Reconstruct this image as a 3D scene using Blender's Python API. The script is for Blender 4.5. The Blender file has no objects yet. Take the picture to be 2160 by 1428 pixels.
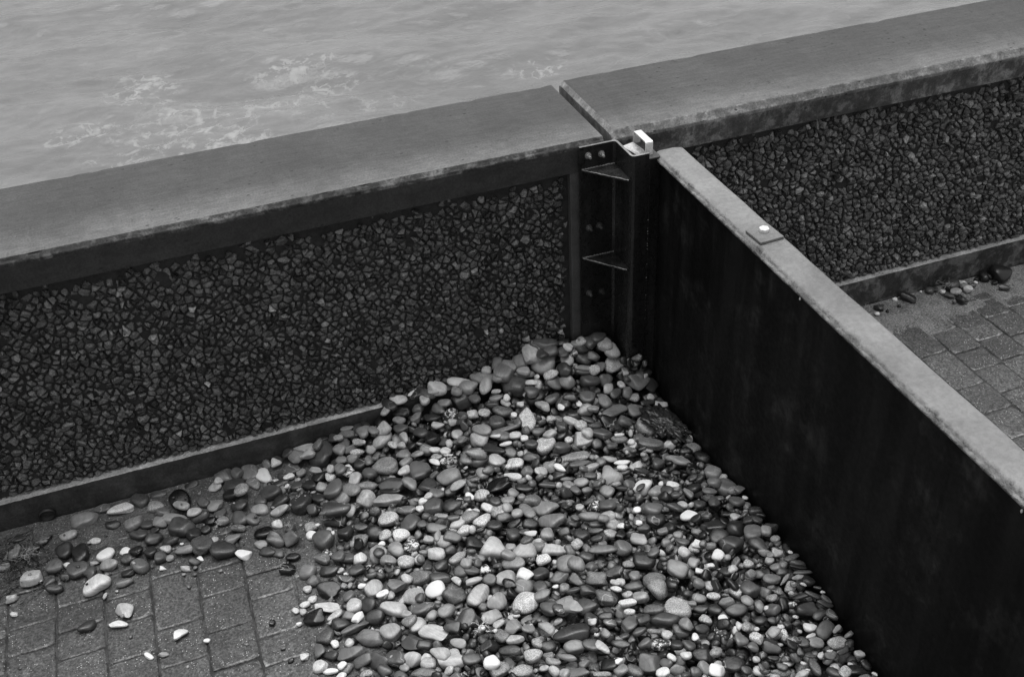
import bpy, bmesh, math, random
import numpy as np
from mathutils import Vector, Matrix, Euler, noise

# ------------------------------------------------------------------ camera, light, exposure
scene = bpy.context.scene
F_PX, YAW, PITCH, ROLL = 2258.8, 17.484, 36.026, -3.425
cam_d = bpy.data.cameras.new("camera")
cam_d.sensor_width = 36.0
cam_d.lens = 36.0 * F_PX / 2160.0
cam_d.clip_start, cam_d.clip_end = 0.05, 2000
cam = bpy.data.objects.new("camera", cam_d)
scene.collection.objects.link(cam)
_y, _p, _r = math.radians(YAW), math.radians(PITCH), math.radians(ROLL)
fw = Vector((math.sin(_y) * math.cos(_p), math.cos(_y) * math.cos(_p), -math.sin(_p)))
rt0 = Vector((math.cos(_y), -math.sin(_y), 0)); up0 = rt0.cross(fw)
rt = rt0 * math.cos(_r) + up0 * math.sin(_r); up = up0 * math.cos(_r) - rt0 * math.sin(_r)
M = Matrix((rt, up, -fw)).transposed().to_4x4()
M.translation = Vector((0, 0, 2.78))
cam.matrix_world = M
scene.camera = cam

SUN_EL, SUN_AZ = 80.0, 20.0          # azimuth measured from +Y towards +X
world = bpy.data.worlds.new("World"); scene.world = world
world.use_nodes = True
wn = world.node_tree; wn.nodes.clear()
sky = wn.nodes.new("ShaderNodeTexSky"); sky.sky_type = 'NISHITA'; sky.sun_disc = False
sky.sun_elevation = math.radians(SUN_EL); sky.sun_rotation = math.radians(SUN_AZ)
sky.air_density = 1.0; sky.dust_density = 3.0
bw = wn.nodes.new("ShaderNodeRGBToBW"); bg = wn.nodes.new("ShaderNodeBackground"); wo = wn.nodes.new("ShaderNodeOutputWorld")
wn.links.new(sky.outputs[0], bw.inputs[0]); wn.links.new(bw.outputs[0], bg.inputs[0]); wn.links.new(bg.outputs[0], wo.inputs[0])
bg.inputs[1].default_value = 0.13
sun_d = bpy.data.lights.new("sun", 'SUN'); sun_d.energy = 1.3; sun_d.angle = math.radians(50); sun_d.color = (1, 1, 1)
sun = bpy.data.objects.new("sun", sun_d); scene.collection.objects.link(sun)
_d = Vector((math.sin(math.radians(SUN_AZ)) * math.cos(math.radians(SUN_EL)), math.cos(math.radians(SUN_AZ)) * math.cos(math.radians(SUN_EL)), math.sin(math.radians(SUN_EL))))
sun.rotation_euler = _d.to_track_quat('Z', 'Y').to_euler()
vs = scene.view_settings
vs.view_transform = 'Standard'; vs.look = 'None'; vs.gamma = 1.0; vs.use_curve_mapping = False
vs.exposure = 0.7

rnd = random.Random(11)
rng = np.random.default_rng(11)

# ------------------------------------------------------------------ helpers
def put(name, me, parent=None, mats=(), smooth=False):
    o = bpy.data.objects.new(name, me)
    scene.collection.objects.link(o)
    for m in mats: me.materials.append(m)
    if smooth: me.polygons.foreach_set("use_smooth", [True] * len(me.polygons))
    if parent: o.parent = parent
    return o
def outward(me):
    b = bmesh.new(); b.from_mesh(me); bmesh.ops.recalc_face_normals(b, faces=b.faces[:]); b.to_mesh(me); b.free(); return me
def mesh(verts, faces, midx=None):
    me = bpy.data.meshes.new("m")
    me.from_pydata([tuple(v) for v in verts], [], faces)
    if midx is not None: me.polygons.foreach_set("material_index", midx)
    me.update(); return me
def local(o, parent_loc):
    o.location = Vector(o.location) - Vector(parent_loc)
def empty(name, loc, label, cat, group=None):
    o = bpy.data.objects.new(name, None); o.empty_display_size = .05
    scene.collection.objects.link(o); o.location = loc
    o["label"] = label; o["category"] = cat
    if group: o["group"] = group
    return o
def part(name, me, root, mats, smooth=False, label=None):
    """me is in world coordinates; parent keeps the world place"""
    o = put(name, me, None, mats, smooth)
    o.parent = root
    inv = Matrix.Translation(-root_loc(root))
    me.transform(inv)
    if label: o["label"] = label
    return o
def root_loc(o):
    l = Vector(o.location)
    while o.parent: o = o.parent; l += Vector(o.location)
    return l
def kind(o, k): o["kind"] = k; return o
def bm_mesh(bm, solid=True):
    if solid: bmesh.ops.recalc_face_normals(bm, faces=bm.faces[:])
    me = bpy.data.meshes.new("m"); bm.to_mesh(me); bm.free(); return me
def box(bm, x0, x1, y0, y1, z0, z1, bev=0.0, seg=2, mat=0):
    vs_ = [bm.verts.new((x, y, z)) for x in (x0, x1) for y in (y0, y1) for z in (z0, z1)]
    idx = [(0, 1, 3, 2), (4, 6, 7, 5), (0, 4, 5, 1), (2, 3, 7, 6), (0, 2, 6, 4), (1, 5, 7, 3)]
    fs = [bm.faces.new([vs_[i] for i in f]) for f in idx]
    for f in fs: f.material_index = mat
    if bev > 0:
        es = list({e for f in fs for e in f.edges})
        bmesh.ops.bevel(bm, geom=es, offset=bev, segments=seg, affect='EDGES', profile=.5)
def tube(bm, pts, rad, n=6, taper=None):
    rings = []
    for i, p in enumerate(pts):
        p = Vector(p)
        d = (Vector(pts[min(i + 1, len(pts) - 1)]) - Vector(pts[max(i - 1, 0)]))
        if d.length < 1e-9: d = Vector((0, 0, 1))
        q = d.to_track_quat('Z', 'Y')
        r = rad * (taper(i / (len(pts) - 1)) if taper else 1)
        rings.append([bm.verts.new(p + q @ Vector((math.cos(a) * r, math.sin(a) * r, 0))) for a in [2 * math.pi * k / n for k in range(n)]])
    for a, b in zip(rings, rings[1:]):
        for k in range(n): bm.faces.new((a[k], a[(k + 1) % n], b[(k + 1) % n], b[k]))
    bm.faces.new(rings[0][::-1]); bm.faces.new(rings[-1])

# ------------------------------------------------------------------ materials
class NT:
    def __init__(s, name):
        s.m = bpy.data.materials.new(name); s.m.use_nodes = True
        s.t = s.m.node_tree; s.t.nodes.clear()
        s.out = s.n("ShaderNodeOutputMaterial"); s.b = s.n("ShaderNodeBsdfPrincipled")
        s.l(s.b.outputs[0], s.out.inputs[0])
        s.pos = s.n("ShaderNodeNewGeometry").outputs["Position"]
    def n(s, t): return s.t.nodes.new(t)
    def l(s, a, b): s.t.links.new(a, b)
    def val(s, sock, v):
        if hasattr(v, "is_output") or isinstance(v, bpy.types.NodeSocket): s.l(v, sock)
        else: sock.default_value = v
    def math(s, op, a, b=0.0, c=None, clamp=False):
        n = s.n("ShaderNodeMath"); n.operation = op; n.use_clamp = clamp
        s.val(n.inputs[0], a); s.val(n.inputs[1], b)
        if c is not None: s.val(n.inputs[2], c)
        return n.outputs[0]
    def mapping(s, scale, vec=None, rot=(0, 0, 0)):
        n = s.n("ShaderNodeMapping"); n.inputs["Scale"].default_value = scale; n.inputs["Rotation"].default_value = rot
        s.l(vec or s.pos, n.inputs[0]); return n.outputs[0]
    def noise(s, scale, detail=4, rough=.55, vec=None, dist=0.0):
        n = s.n("ShaderNodeTexNoise"); n.inputs["Scale"].default_value = scale; n.inputs["Detail"].default_value = detail
        n.inputs["Roughness"].default_value = rough; n.inputs["Distortion"].default_value = dist
        s.l(vec or s.pos, n.inputs["Vector"]); return n.outputs[0]
    def vor(s, scale, feature='F1', vec=None, rand=1.0):
        n = s.n("ShaderNodeTexVoronoi"); n.feature = feature; n.inputs["Scale"].default_value = scale; n.inputs["Randomness"].default_value = rand
        s.l(vec or s.pos, n.inputs["Vector"]); return n
    def ramp(s, v, a, b, lo=0.0, hi=1.0, smooth=True):
        n = s.n("ShaderNodeMapRange"); n.interpolation_type = 'SMOOTHSTEP' if smooth else 'LINEAR'
        s.val(n.inputs[0], v); n.inputs[1].default_value = a; n.inputs[2].default_value = b
        s.val(n.inputs[3], lo); s.val(n.inputs[4], hi); return n.outputs[0]
    def mix(s, f, a, b):
        n = s.n("ShaderNodeMix"); n.data_type = 'FLOAT'
        s.val(n.inputs[0], f); s.val(n.inputs[2], a); s.val(n.inputs[3], b); return n.outputs[0]
    def grey(s, v):
        n = s.n("ShaderNodeCombineColor")
        for i in range(3): s.val(n.inputs[i], v)
        s.l(n.outputs[0], s.b.inputs["Base Color"])
    def rough(s, v): s.val(s.b.inputs["Roughness"], v)
    def spec(s, v): s.val(s.b.inputs["Specular IOR Level"], v)
    def bump(s, h, strength=.5, dist=.002):
        n = s.n("ShaderNodeBump"); n.inputs["Strength"].default_value = strength; n.inputs["Distance"].default_value = dist
        s.val(n.inputs["Height"], h); s.l(n.outputs[0], s.b.inputs["Normal"])
    def sep(s, vec=None):
        n = s.n("ShaderNodeSeparateXYZ"); s.l(vec or s.pos, n.inputs[0]); return n.outputs

def concrete(name, base, var=.25, blotch=0.0, pits=.5, rough=.75, front_pale=False, bumpd=.0015, streak=0.0):
    t = NT(name)
    a = t.noise(2.2, 3); b = t.noise(22, 6, .7); c = t.noise(150, 3, .7)
    st = t.noise(9, 4, .6, t.mapping((1.2, 9, 3)))
    v = t.math('MULTIPLY', t.ramp(a, .3, .7, 1 - var * .6, 1 + var * .6), t.ramp(b, .25, .75, 1 - var, 1 + var))
    v = t.math('MULTIPLY', v, t.ramp(c, .3, .7, .75, 1.25))
    v = t.math('MULTIPLY', v, t.ramp(st, .3, .7, .86, 1.14))
    v = t.math('MULTIPLY', v, base)
    if blotch:
        m = t.noise(11, 6, .7, dist=.4)
        m2 = t.noise(38, 4, .6)
        f = t.math('ADD', t.ramp(m, .48, .62), t.math('MULTIPLY', t.ramp(m2, .5, .66), .6), clamp=True)
        v = t.math('MULTIPLY', v, t.mix(f, 1.0, 1 + blotch))
    if streak:
        s_ = t.noise(14, 4, .6, t.mapping((1, 1, .12)))
        v = t.math('MULTIPLY', v, t.ramp(s_, .4, .65, 1.0, 1 + streak))
    if front_pale:
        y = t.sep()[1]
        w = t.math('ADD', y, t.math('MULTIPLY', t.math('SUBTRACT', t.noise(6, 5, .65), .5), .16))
        v = t.math('MULTIPLY', v, t.ramp(w, 3.25, 3.50, 2.1, .95))  # top grows paler towards the front edge, made ragged by noise
    if front_pale:
        dr = t.noise(3.0, 6, .75, t.mapping((2.2, .5, 1)), .6)
        v = t.math('MULTIPLY', v, t.ramp(dr, .36, .6, .9, 1.04))
    pv = t.vor(34, vec=t.mapping((.6, 1, 1))); pm = t.noise(7, 2)
    p = t.math('MULTIPLY', t.ramp(pv.outputs["Distance"], .09, .16, 1, 0), t.ramp(pm, .50, .56))
    pv2 = t.vor(150, vec=t.mapping((.5, 1, 1))); pm2 = t.noise(30, 2)
    p2 = t.math('MULTIPLY', t.ramp(pv2.outputs["Distance"], .14, .24, 1, 0), t.ramp(pm2, .56, .64))
    p = t.math('MAXIMUM', p, p2)
    v = t.math('MULTIPLY', v, t.mix(t.math('MULTIPLY', p, pits), 1.0, .18))
    t.grey(v); t.rough(t.ramp(b, .3, .7, rough - .12, rough + .1)); t.spec(.35)
    hgt = t.math('SUBTRACT', t.math('ADD', t.math('MULTIPLY', b, .7), t.math('MULTIPLY', c, .35)), t.math('MULTIPLY', p, .9))
    t.bump(hgt, .6, bumpd)
    return t.m
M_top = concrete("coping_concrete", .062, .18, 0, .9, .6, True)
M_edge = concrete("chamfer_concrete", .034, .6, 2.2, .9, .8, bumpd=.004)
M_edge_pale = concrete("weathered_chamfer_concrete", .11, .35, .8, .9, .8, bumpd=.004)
M_end = concrete("slab_end_concrete", .17, .35, .5, .8, .85, bumpd=.003)
M_fascia = concrete("damp_fascia_concrete", .038, .18, 0, .35, .6)
M_fascia_st = concrete("stained_fascia_concrete", .055, .3, 1.7, .5, .65, streak=.5)
M_kerb = concrete("dark_plinth_concrete", .042, .3, .35, .3, .6)
M_kerb_st = concrete("stained_plinth_concrete", .042, .4, 2.2, .3, .65)
M_ledge = concrete("pale_ledge_concrete", .33, .25, .25, .8, .8)
M_strip = concrete("strip_concrete", .075, .15, 0, .2, .6)
M_mortar = concrete("mortar", .026, .25, .2, .2, .5)

t = NT("aggregate_chips")
at = t.n("ShaderNodeAttribute"); at.attribute_name = "tone"; at.attribute_type = 'GEOMETRY'
n1 = t.noise(90, 4, .6); n2 = t.noise(500, 2)
t.grey(t.math('MULTIPLY', at.outputs["Fac"], t.math('MULTIPLY', t.ramp(n1, .3, .7, .65, 1.4), t.ramp(n2, .3, .7, .8, 1.2))))
t.rough(t.ramp(n1, .35, .65, .1, .36)); t.spec(1.0); t.bump(t.math('ADD', n1, t.math('MULTIPLY', n2, .4)), .9, .004)
M_chip = t.m

def paint(name, base, rough, specv, rust=0.0, bumpd=.0006, wrinkle=0.0):
    t = NT(name)
    a = t.noise(5, 4, .6); b = t.noise(60, 4, .6); st = t.noise(12, 4, .65, t.mapping((1, 1, .07)))
    v = t.math('MULTIPLY', base, t.math('MULTIPLY', t.ramp(a, .3, .7, .8, 1.25), t.ramp(st, .38, .68, .75, 1.9)))
    if rust:
        m = t.noise(6, 7, .75)
        v = t.math('MULTIPLY', v, t.mix(t.ramp(m, .52, .74), 1.0, 1 + rust))
    t.grey(v); t.rough(t.ramp(b, .3, .7, rough - .08, rough + .1)); t.spec(specv)
    hh = t.math('MULTIPLY', b, .5)
    if wrinkle:
        hh = t.math('ADD', hh, t.math('MULTIPLY', t.noise(30, 5, .6, t.mapping((1, 2.2, 1))), wrinkle))
    t.bump(hh, .5, bumpd); return t.m
M_black = paint("black_gate_paint", .0055, .5, .12, rust=3.0)
M_steel = paint("dark_bracket_paint", .012, .3, .5, rust=1.5)
M_lip = paint("worn_steel_edge", .16, .55, .4, rust=.4)
M_boxtop = paint("grey_post_top", .075, .5, .3, rust=.4)
t = NT("grey_rail_paint")
a = t.noise(3.2, 4, .6); b = t.noise(70, 4, .6)
x_ = t.sep()[0]
rustm = t.math('MULTIPLY', t.ramp(t.math('ADD', x_, t.math('MULTIPLY', t.math('SUBTRACT', t.noise(16, 5, .65), .5), .05)), 1.553, 1.571, 1, 0), t.ramp(t.noise(22, 4), .35, .6))
v = t.math('MULTIPLY', .20, t.math('MULTIPLY', t.math('MULTIPLY', t.ramp(a, .3, .7, .74, 1.18), t.ramp(t.noise(15, 6, .7, dist=.5), .35, .62, .93, 1.03)), t.ramp(b, .3, .7, .88, 1.12)))
v = t.math('MULTIPLY', v, t.mix(rustm, 1.0, .42))
t.grey(v); t.rough(.5); t.spec(.4)
t.bump(t.math('ADD', t.math('MULTIPLY', t.noise(26, 5, .6, t.mapping((1, 1.6, 1))), 1.0), t.math('MULTIPLY', t.math('MULTIPLY', rustm, b), 2.2)), .8, .008)
M_rail = t.m
t = NT("galvanised_steel"); a = t.noise(120, 3); b = t.vor(160)
t.grey(t.math('MULTIPLY', .42, t.ramp(a, .3, .7, .85, 1.1))); t.b.inputs["Metallic"].default_value = .55; t.rough(t.ramp(a, .3, .7, .3, .45))
t.bump(a, .3, .0004); M_galv = t.m
t = NT("bright_zinc"); a = t.noise(200, 3)
t.grey(t.math('MULTIPLY', .8, t.ramp(a, .3, .7, .85, 1.1))); t.b.inputs["Metallic"].default_value = .3; t.rough(.35); M_zinc = t.m

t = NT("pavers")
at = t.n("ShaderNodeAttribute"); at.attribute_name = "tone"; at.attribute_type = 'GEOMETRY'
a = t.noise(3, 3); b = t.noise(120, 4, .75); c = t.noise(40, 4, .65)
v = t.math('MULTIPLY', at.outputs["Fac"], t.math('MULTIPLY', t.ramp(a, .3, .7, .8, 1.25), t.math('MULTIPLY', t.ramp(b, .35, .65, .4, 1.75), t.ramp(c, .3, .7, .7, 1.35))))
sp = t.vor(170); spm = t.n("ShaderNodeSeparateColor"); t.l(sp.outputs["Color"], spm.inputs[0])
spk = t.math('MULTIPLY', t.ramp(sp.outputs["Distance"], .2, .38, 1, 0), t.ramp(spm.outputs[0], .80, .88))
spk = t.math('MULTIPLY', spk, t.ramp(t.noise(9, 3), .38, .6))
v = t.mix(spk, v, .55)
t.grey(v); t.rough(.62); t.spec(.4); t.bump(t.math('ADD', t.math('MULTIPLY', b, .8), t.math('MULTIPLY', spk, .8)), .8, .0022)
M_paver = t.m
t = NT("joint_sand"); b = t.noise(300, 3, .7); c = t.noise(20, 4)
t.grey(t.math('MULTIPLY', t.ramp(c, .35, .65, .02, .06), t.ramp(b, .3, .7, .6, 1.4))); t.rough(.9); t.bump(b, .8, .002); M_joint = t.m
def sand_mat(name, lo, hi):
    t = NT(name); b = t.noise(140, 4, .75); c = t.noise(14, 6, .7); sp = t.vor(190); spm = t.n("ShaderNodeSeparateColor"); t.l(sp.outputs["Color"], spm.inputs[0])
    v = t.math('MULTIPLY', t.ramp(c, .3, .7, lo, hi), t.ramp(b, .35, .65, .45, 1.6))
    v = t.mix(t.math('MULTIPLY', t.ramp(sp.outputs["Distance"], .2, .35, 1, 0), t.ramp(spm.outputs[0], .86, .92)), v, .45)
    t.grey(v); t.rough(.85); t.bump(t.math('ADD', b, t.math('MULTIPLY', c, 2)), .8, .003);
    return t.m
M_sand = sand_mat('damp_sand', .055, .10); M_sand_dry = sand_mat('pale_sand', .10, .19)

# pebble stone: vertex colour "stone" = (tone, speckle, patch, vein)
t = NT("pebble_stone")
at = t.n("ShaderNodeAttribute"); at.attribute_name = "stone"; at.attribute_type = 'GEOMETRY'
sc = t.n("ShaderNodeSeparateColor"); t.l(at.outputs["Color"], sc.inputs[0])
tone, speck, patch, seed = sc.outputs[0], sc.outputs[1], sc.outputs[2], at.outputs["Alpha"]
off = t.n("ShaderNodeVectorMath"); off.operation = 'ADD'; t.l(t.pos, off.inputs[0])
cb = t.n("ShaderNodeCombineXYZ"); t.l(t.math('MULTIPLY', seed, 37.0), cb.inputs[0]); t.l(t.math('MULTIPLY', seed, 91.0), cb.inputs[2]); t.l(cb.outputs[0], off.inputs[1])
P = off.outputs[0]
rotn = t.n("ShaderNodeVectorRotate"); rotn.rotation_type = 'EULER_XYZ'; t.l(P, rotn.inputs[0])
cr = t.n("ShaderNodeCombineXYZ"); t.l(t.math('MULTIPLY', seed, 40.0), cr.inputs[0]); t.l(t.math('MULTIPLY', seed, 77.0), cr.inputs[1]); t.l(t.math('MULTIPLY', seed, 19.0), cr.inputs[2]); t.l(cr.outputs[0], rotn.inputs["Rotation"])
band = t.noise(1.0, 5, .6, t.mapping((18, 18, 150), rotn.outputs[0]), .3)
broad = t.noise(26, 4, .6, P); fine = t.noise(650, 3, .7, P); mid = t.noise(150, 4, .65, P)
v = t.math('MULTIPLY', tone, t.ramp(broad, .3, .7, .82, 1.18))
v = t.math('MULTIPLY', v, t.ramp(band, .3, .7, .84, 1.16))
v = t.math('MULTIPLY', v, t.ramp(fine, .25, .75, .86, 1.14))
sv = t.noise(260, 4, .75, P)
v = t.math('MULTIPLY', v, t.mix(speck, 1.0, t.ramp(sv, .34, .68, .45, 1.5)))
pt = t.ramp(t.noise(62, 5, .7, P, .6), .5, .58)
v = t.mix(t.math('MULTIPLY', pt, patch), v, .7)
# quartz veins on some stones
vn = t.noise(9, 3, .5, P, .2)
vw = t.math('MULTIPLY', t.ramp(t.math('ABSOLUTE', t.math('SUBTRACT', vn, .5)), .0, .007, 1, 0), t.ramp(t.math('FRACT', t.math('MULTIPLY', seed, 13.7)), .8, .86))
v = t.mix(t.math('MULTIPLY', vw, .6), v, .55)
v = t.math('MINIMUM', v, .72)
t.grey(v)
t.rough(t.math('ADD', t.ramp(mid, .3, .7, .26, .46), t.math('MULTIPLY', tone, .15))); t.spec(.6)
t.bump(t.math('ADD', t.math('MULTIPLY', mid, t.math('ADD', .5, t.math('MULTIPLY', speck, 1.2))), t.math('MULTIPLY', fine, .3)), .5, .0016)
M_peb = t.m

t = NT("seaweed"); a = t.noise(120, 4)
t.grey(t.ramp(a, .3, .7, .01, .05)); t.rough(.28); t.spec(.7); t.bump(t.noise(260, 4), .8, .002); M_weed = t.m
t = NT("dried_frond"); t.grey(t.ramp(t.noise(200, 3), .3, .7, .3, .6)); t.rough(.8); M_frond = t.m
t = NT("straw"); t.grey(t.ramp(t.noise(100, 3), .3, .7, .16, .4)); t.rough(.8); M_straw = t.m
t = NT("dark_rubber"); t.grey(.006); t.rough(.5); M_rub = t.m
t = NT("joint_filler"); t.grey(.012); t.rough(.9); M_fill = t.m

# ------------------------------------------------------------------ sea
def sea():
    def axis(lo, hi, step, far_lo, far_hi):
        a = list(np.arange(lo, hi, step)); s = step
        while a[-1] < far_hi: s *= 1.22; a.append(a[-1] + s)
        s = step; b = [lo]
        while b[-1] > far_lo: s *= 1.22; b.append(b[-1] - s)
        return np.array(b[:0:-1] + a)
    xs = axis(-5, 13.5, .05, -600, 600); ys = axis(9, 22, .05, 3.95, 900)
    ys = ys[ys > 3.80]
    if ys[0] > 3.9: ys = np.r_[3.82, ys]
    X, Y = np.meshgrid(xs, ys, indexing='ij')
    Z = np.zeros_like(X); r = np.random.default_rng(5)
    fall = np.exp(-np.clip(np.hypot(np.clip(np.abs(X - 4) - 10, 0, None), np.clip(np.abs(Y - 14) - 9, 0, None)) / 12, 0, 50))
    for k in range(90):
        lam = math.exp(r.uniform(math.log(.22), math.log(2.6)))
        th = r.normal(math.radians(84), .38)
        amp = .0048 * lam ** .9 * r.uniform(.5, 1.3)
        kk = 2 * math.pi / lam
        wx = X + .2 * np.sin(Y * .9 + k); wy = Y + .22 * np.sin(X * .55 + 2 * k) + .07 * np.sin(X * 1.9 + k)
        ph = kk * (wx * math.cos(th) + wy * math.sin(th)) + r.uniform(0, 6.28)
        s_ = np.sin(ph); Z += amp * (s_ + .25 * s_ * s_)
    Z = -2.5 + Z * fall
    nx, ny = X.shape
    V = np.stack([X, Y, Z], -1).reshape(-1, 3)
    I = np.arange(nx * ny).reshape(nx, ny)
    Fc = np.stack([I[:-1, :-1], I[1:, :-1], I[1:, 1:], I[:-1, 1:]], -1).reshape(-1, 4)
    me = bpy.data.meshes.new("m"); me.vertices.add(len(V)); me.vertices.foreach_set("co", V.ravel())
    me.loops.add(Fc.size); me.loops.foreach_set("vertex_index", Fc.ravel()); me.polygons.add(len(Fc))
    me.polygons.foreach_set("loop_start", np.arange(0, Fc.size, 4)); me.polygons.foreach_set("loop_total", np.full(len(Fc), 4)); me.update()
    t = NT("sea_water")
    a = t.noise(.55, 5, .6, t.mapping((1, 2.2, 1))); b = t.noise(2.6, 4, .6, t.mapping((1, 2.4, 1), rot=(0, 0, .3)))
    base = t.math('MULTIPLY', .18, t.math('MULTIPLY', t.ramp(a, .3, .7, .86, 1.12), t.ramp(b, .3, .7, .93, 1.07)))
    # lace of foam in a few drifting patches
    wv = t.n("ShaderNodeVectorMath"); wv.operation = 'ADD'
    nz = t.n("ShaderNodeTexNoise"); nz.inputs["Scale"].default_value = 1.6; nz.inputs["Detail"].default_value = 5; t.l(t.pos, nz.inputs["Vector"])
    sc_ = t.n("ShaderNodeVectorMath"); sc_.operation = 'SCALE'; t.l(nz.outputs["Color"], sc_.inputs[0]); sc_.inputs["Scale"].default_value = .6
    t.l(t.pos, wv.inputs[0]); t.l(sc_.outputs[0], wv.inputs[1])
    lace = t.vor(2.3, 'DISTANCE_TO_EDGE', t.mapping((1.5, 1.1, 0), wv.outputs[0]))
    lace2 = t.vor(6.5, 'DISTANCE_TO_EDGE', t.mapping((1, .75, 0), wv.outputs[0]))
    lm = t.math('MAXIMUM', t.ramp(lace.outputs["Distance"], .0, .14, 1, 0), t.math('MULTIPLY', t.ramp(lace2.outputs["Distance"], .0, .12, 1, 0), .7))
    breakup = t.ramp(t.noise(4.5, 5, .65), .44, .62)
    mask = None
    for (fx, fy, rx, ry, st) in FOAM:
        ss = t.sep()
        dx = t.math('DIVIDE', t.math('SUBTRACT', ss[0], fx), rx); dy = t.math('DIVIDE', t.math('SUBTRACT', ss[1], fy), ry)
        d = t.math('ADD', t.math('MULTIPLY', dx, dx), t.math('MULTIPLY', dy, dy))
        g = t.ramp(d, 1.0, .1, 0, st)
        mask = g if mask is None else t.math('MAXIMUM', mask, g)
    solid = t.math('MULTIPLY', t.ramp(t.noise(3.2, 6, .7, dist=.8), .56, .66), t.ramp(mask, .85, 1.1))
    fm = t.math('MULTIPLY', t.math('MULTIPLY', lm, breakup), mask)
    fm = t.math('MAXIMUM', fm, solid, clamp=True)
    t.grey(t.mix(t.math('MULTIPLY', fm, .5), base, .5))
    t.rough(t.mix(fm, .16, .6)); t.b.inputs["IOR"].default_value = 1.33
    t.bump(t.math('ADD', t.noise(7, 5, .6, t.mapping((1, 1.8, 1), rot=(0, 0, .25))), t.math('MULTIPLY', fm, .25)), .3, .05)
    kind(put("sea", me, None, (t.m,), True), "structure")
FOAM = [(-.38, 13.75, .62, .85, 1.1), (1.55, 13.55, .75, .4, 1.15), (1.9, 13.0, .6, .4, .8), (.05, 12.3, 1.05, .95, 1.0), (.35, 11.6, .8, .7, 1.0), (-1.15, 12.75, .6, .4, 1.0),
        (-.7, 12.0, .6, .6, .7), (2.0, 12.1, 1.1, .6, .45), (3.1, 12.9, .5, .4, .3), (4.45, 12.25, .5, .35, .9), (1.0, 12.6, .9, .6, .7), (6.2, 12.6, .4, .3, .2)]
sea()

# ------------------------------------------------------------------ paving
def attr_float(me, name, vals):
    a = me.attributes.new(name, 'FLOAT', 'POINT'); a.data.foreach_set("value", np.asarray(vals, dtype=np.float32))
def paving():
    V, Fs, tone = [], [], []
    r = random.Random(3)
    def block(x0, x1, y0, y1, rows):
        g = .0022; x0 += g; x1 -= g; y0 += g; y1 -= g
        zt = r.gauss(0, .0012) - .002; tx, ty = r.gauss(0, .006), r.gauss(0, .006)
        cx, cy = (x0 + x1) / 2, (y0 + y1) / 2
        tn = .058 * r.uniform(.85, 1.2)
        prof = [(0, -.03), (0, -.006), (.0015, -.0026), (.0045, -.0006), (.0075, 0.0)]
        rings = []
        for (i, z) in prof:
            ring = []
            rr = .004 + i
            a0, a1, b0, b1 = x0 + i, x1 - i, y0 + i, y1 - i
            nseg = 6
            pts = []
            def side(ax, ay, bx, by):
                for k in range(nseg): pts.append((ax + (bx - ax) * k / nseg, ay + (by - ay) * k / nseg))
            side(a0 + rr, b0, a1 - rr, b0); side(a1, b0 + rr, a1, b1 - rr); side(a1 - rr, b1, a0 + rr, b1); side(a0, b1 - rr, a0, b0 + rr)
            for (px, py) in pts:
                nn = noise.noise(Vector((px * 60, py * 60, i * 100))) * .0012
                ring.append(len(V)); V.append((px + nn, py + nn, z + zt + tx * (px - cx) + ty * (py - cy) + nn * .6)); tone.append(tn * (1 + 2.2 * max(0, min(1, (b0 + .004 - py) / .004)) * min(1, max(0, noise.noise(Vector((px * 20, py * 9, 3))) * 2 + .6)) * (1 if 0 < i < .007 else 0)))  # near bevel tone raised: sky light on the arris painted into the colour
            rings.append(ring)
        n = len(rings[0])
        for a, b in zip(rings, rings[1:]):
            for k in range(n): Fs.append((a[k], a[(k + 1) % n], b[(k + 1) % n], b[k]))
        Fs.append(tuple(rings[-1]))
    known = {0: [2.762, 2.646], 1: [2.802, 2.687, 2.572], 2: [2.774, 2.652, 2.496], 3: [2.813, 2.576, 2.416], 4: [2.78, 2.662, 2.501], 5: [2.70, 2.587, 2.42]}
    def column(x0, x1, ys, ylo, yhi):
        ys = sorted(ys)
        while ys[-1] < yhi: ys.append(ys[-1] + r.choice((.117, .156, .156, .236)))
        while ys[0] > ylo: ys.insert(0, ys[0] - r.choice((.117, .156, .156, .236)))
        ys = [min(y, yhi) for y in ys if y > ylo - .3]
        for a, b in zip(ys, ys[1:]):
            if b - a > .03: block(x0, x1, a, b, 1)
    for k in range(-14, 17):
        x0 = -.938 + .1555 * k
        column(x0, x0 + .1555, known.get(k, [2.5 + r.uniform(0, .23)]), .3, 3.245)
    rk = {0: [2.842, 2.61, 2.448], 1: [2.808, 2.687, 2.53], 2: [2.845, 2.70, 2.5], 3: [2.82, 2.66]}
    for k in range(-7, 17):
        x0 = 2.675 + .1453 * k
        column(x0, x0 + .1453, rk.get(k, [2.6 + r.uniform(0, .2)]), .3, 2.972)
    for k in range(-7, 17):
        x0 = 2.675 + .1453 * k + (.0 if k % 2 else .0)
        column(x0 - .003, x0 + .1423, [3.10 + r.uniform(-.02, .02)], 2.974, 3.245)
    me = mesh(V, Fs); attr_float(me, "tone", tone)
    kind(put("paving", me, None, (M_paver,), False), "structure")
    # bed of jointing sand under the blocks; spreads out to the horizon as the ground
    n = 60
    bm = bmesh.new()
    xs = [-400, -60, -10, -3.3] + list(np.linspace(-3, 6, 90)) + [12, 60, 400]; ys = [-400, -60, -8, 0.2] + list(np.linspace(.4, 3.7, 40))
    g = [[bm.verts.new((x, y, -.0075 + (noise.noise(Vector((x * 9, y * 9, 0))) * .0025 if -3.2 < x < 6.2 and y > .3 else 0))) for y in ys] for x in xs]
    for i in range(len(xs) - 1):
        for j in range(len(ys) - 1): bm.faces.new((g[i][j], g[i + 1][j], g[i + 1][j + 1], g[i][j + 1]))
    kind(put("ground", bm_mesh(bm, False), None, (M_joint,), True), "structure")
paving()

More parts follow.
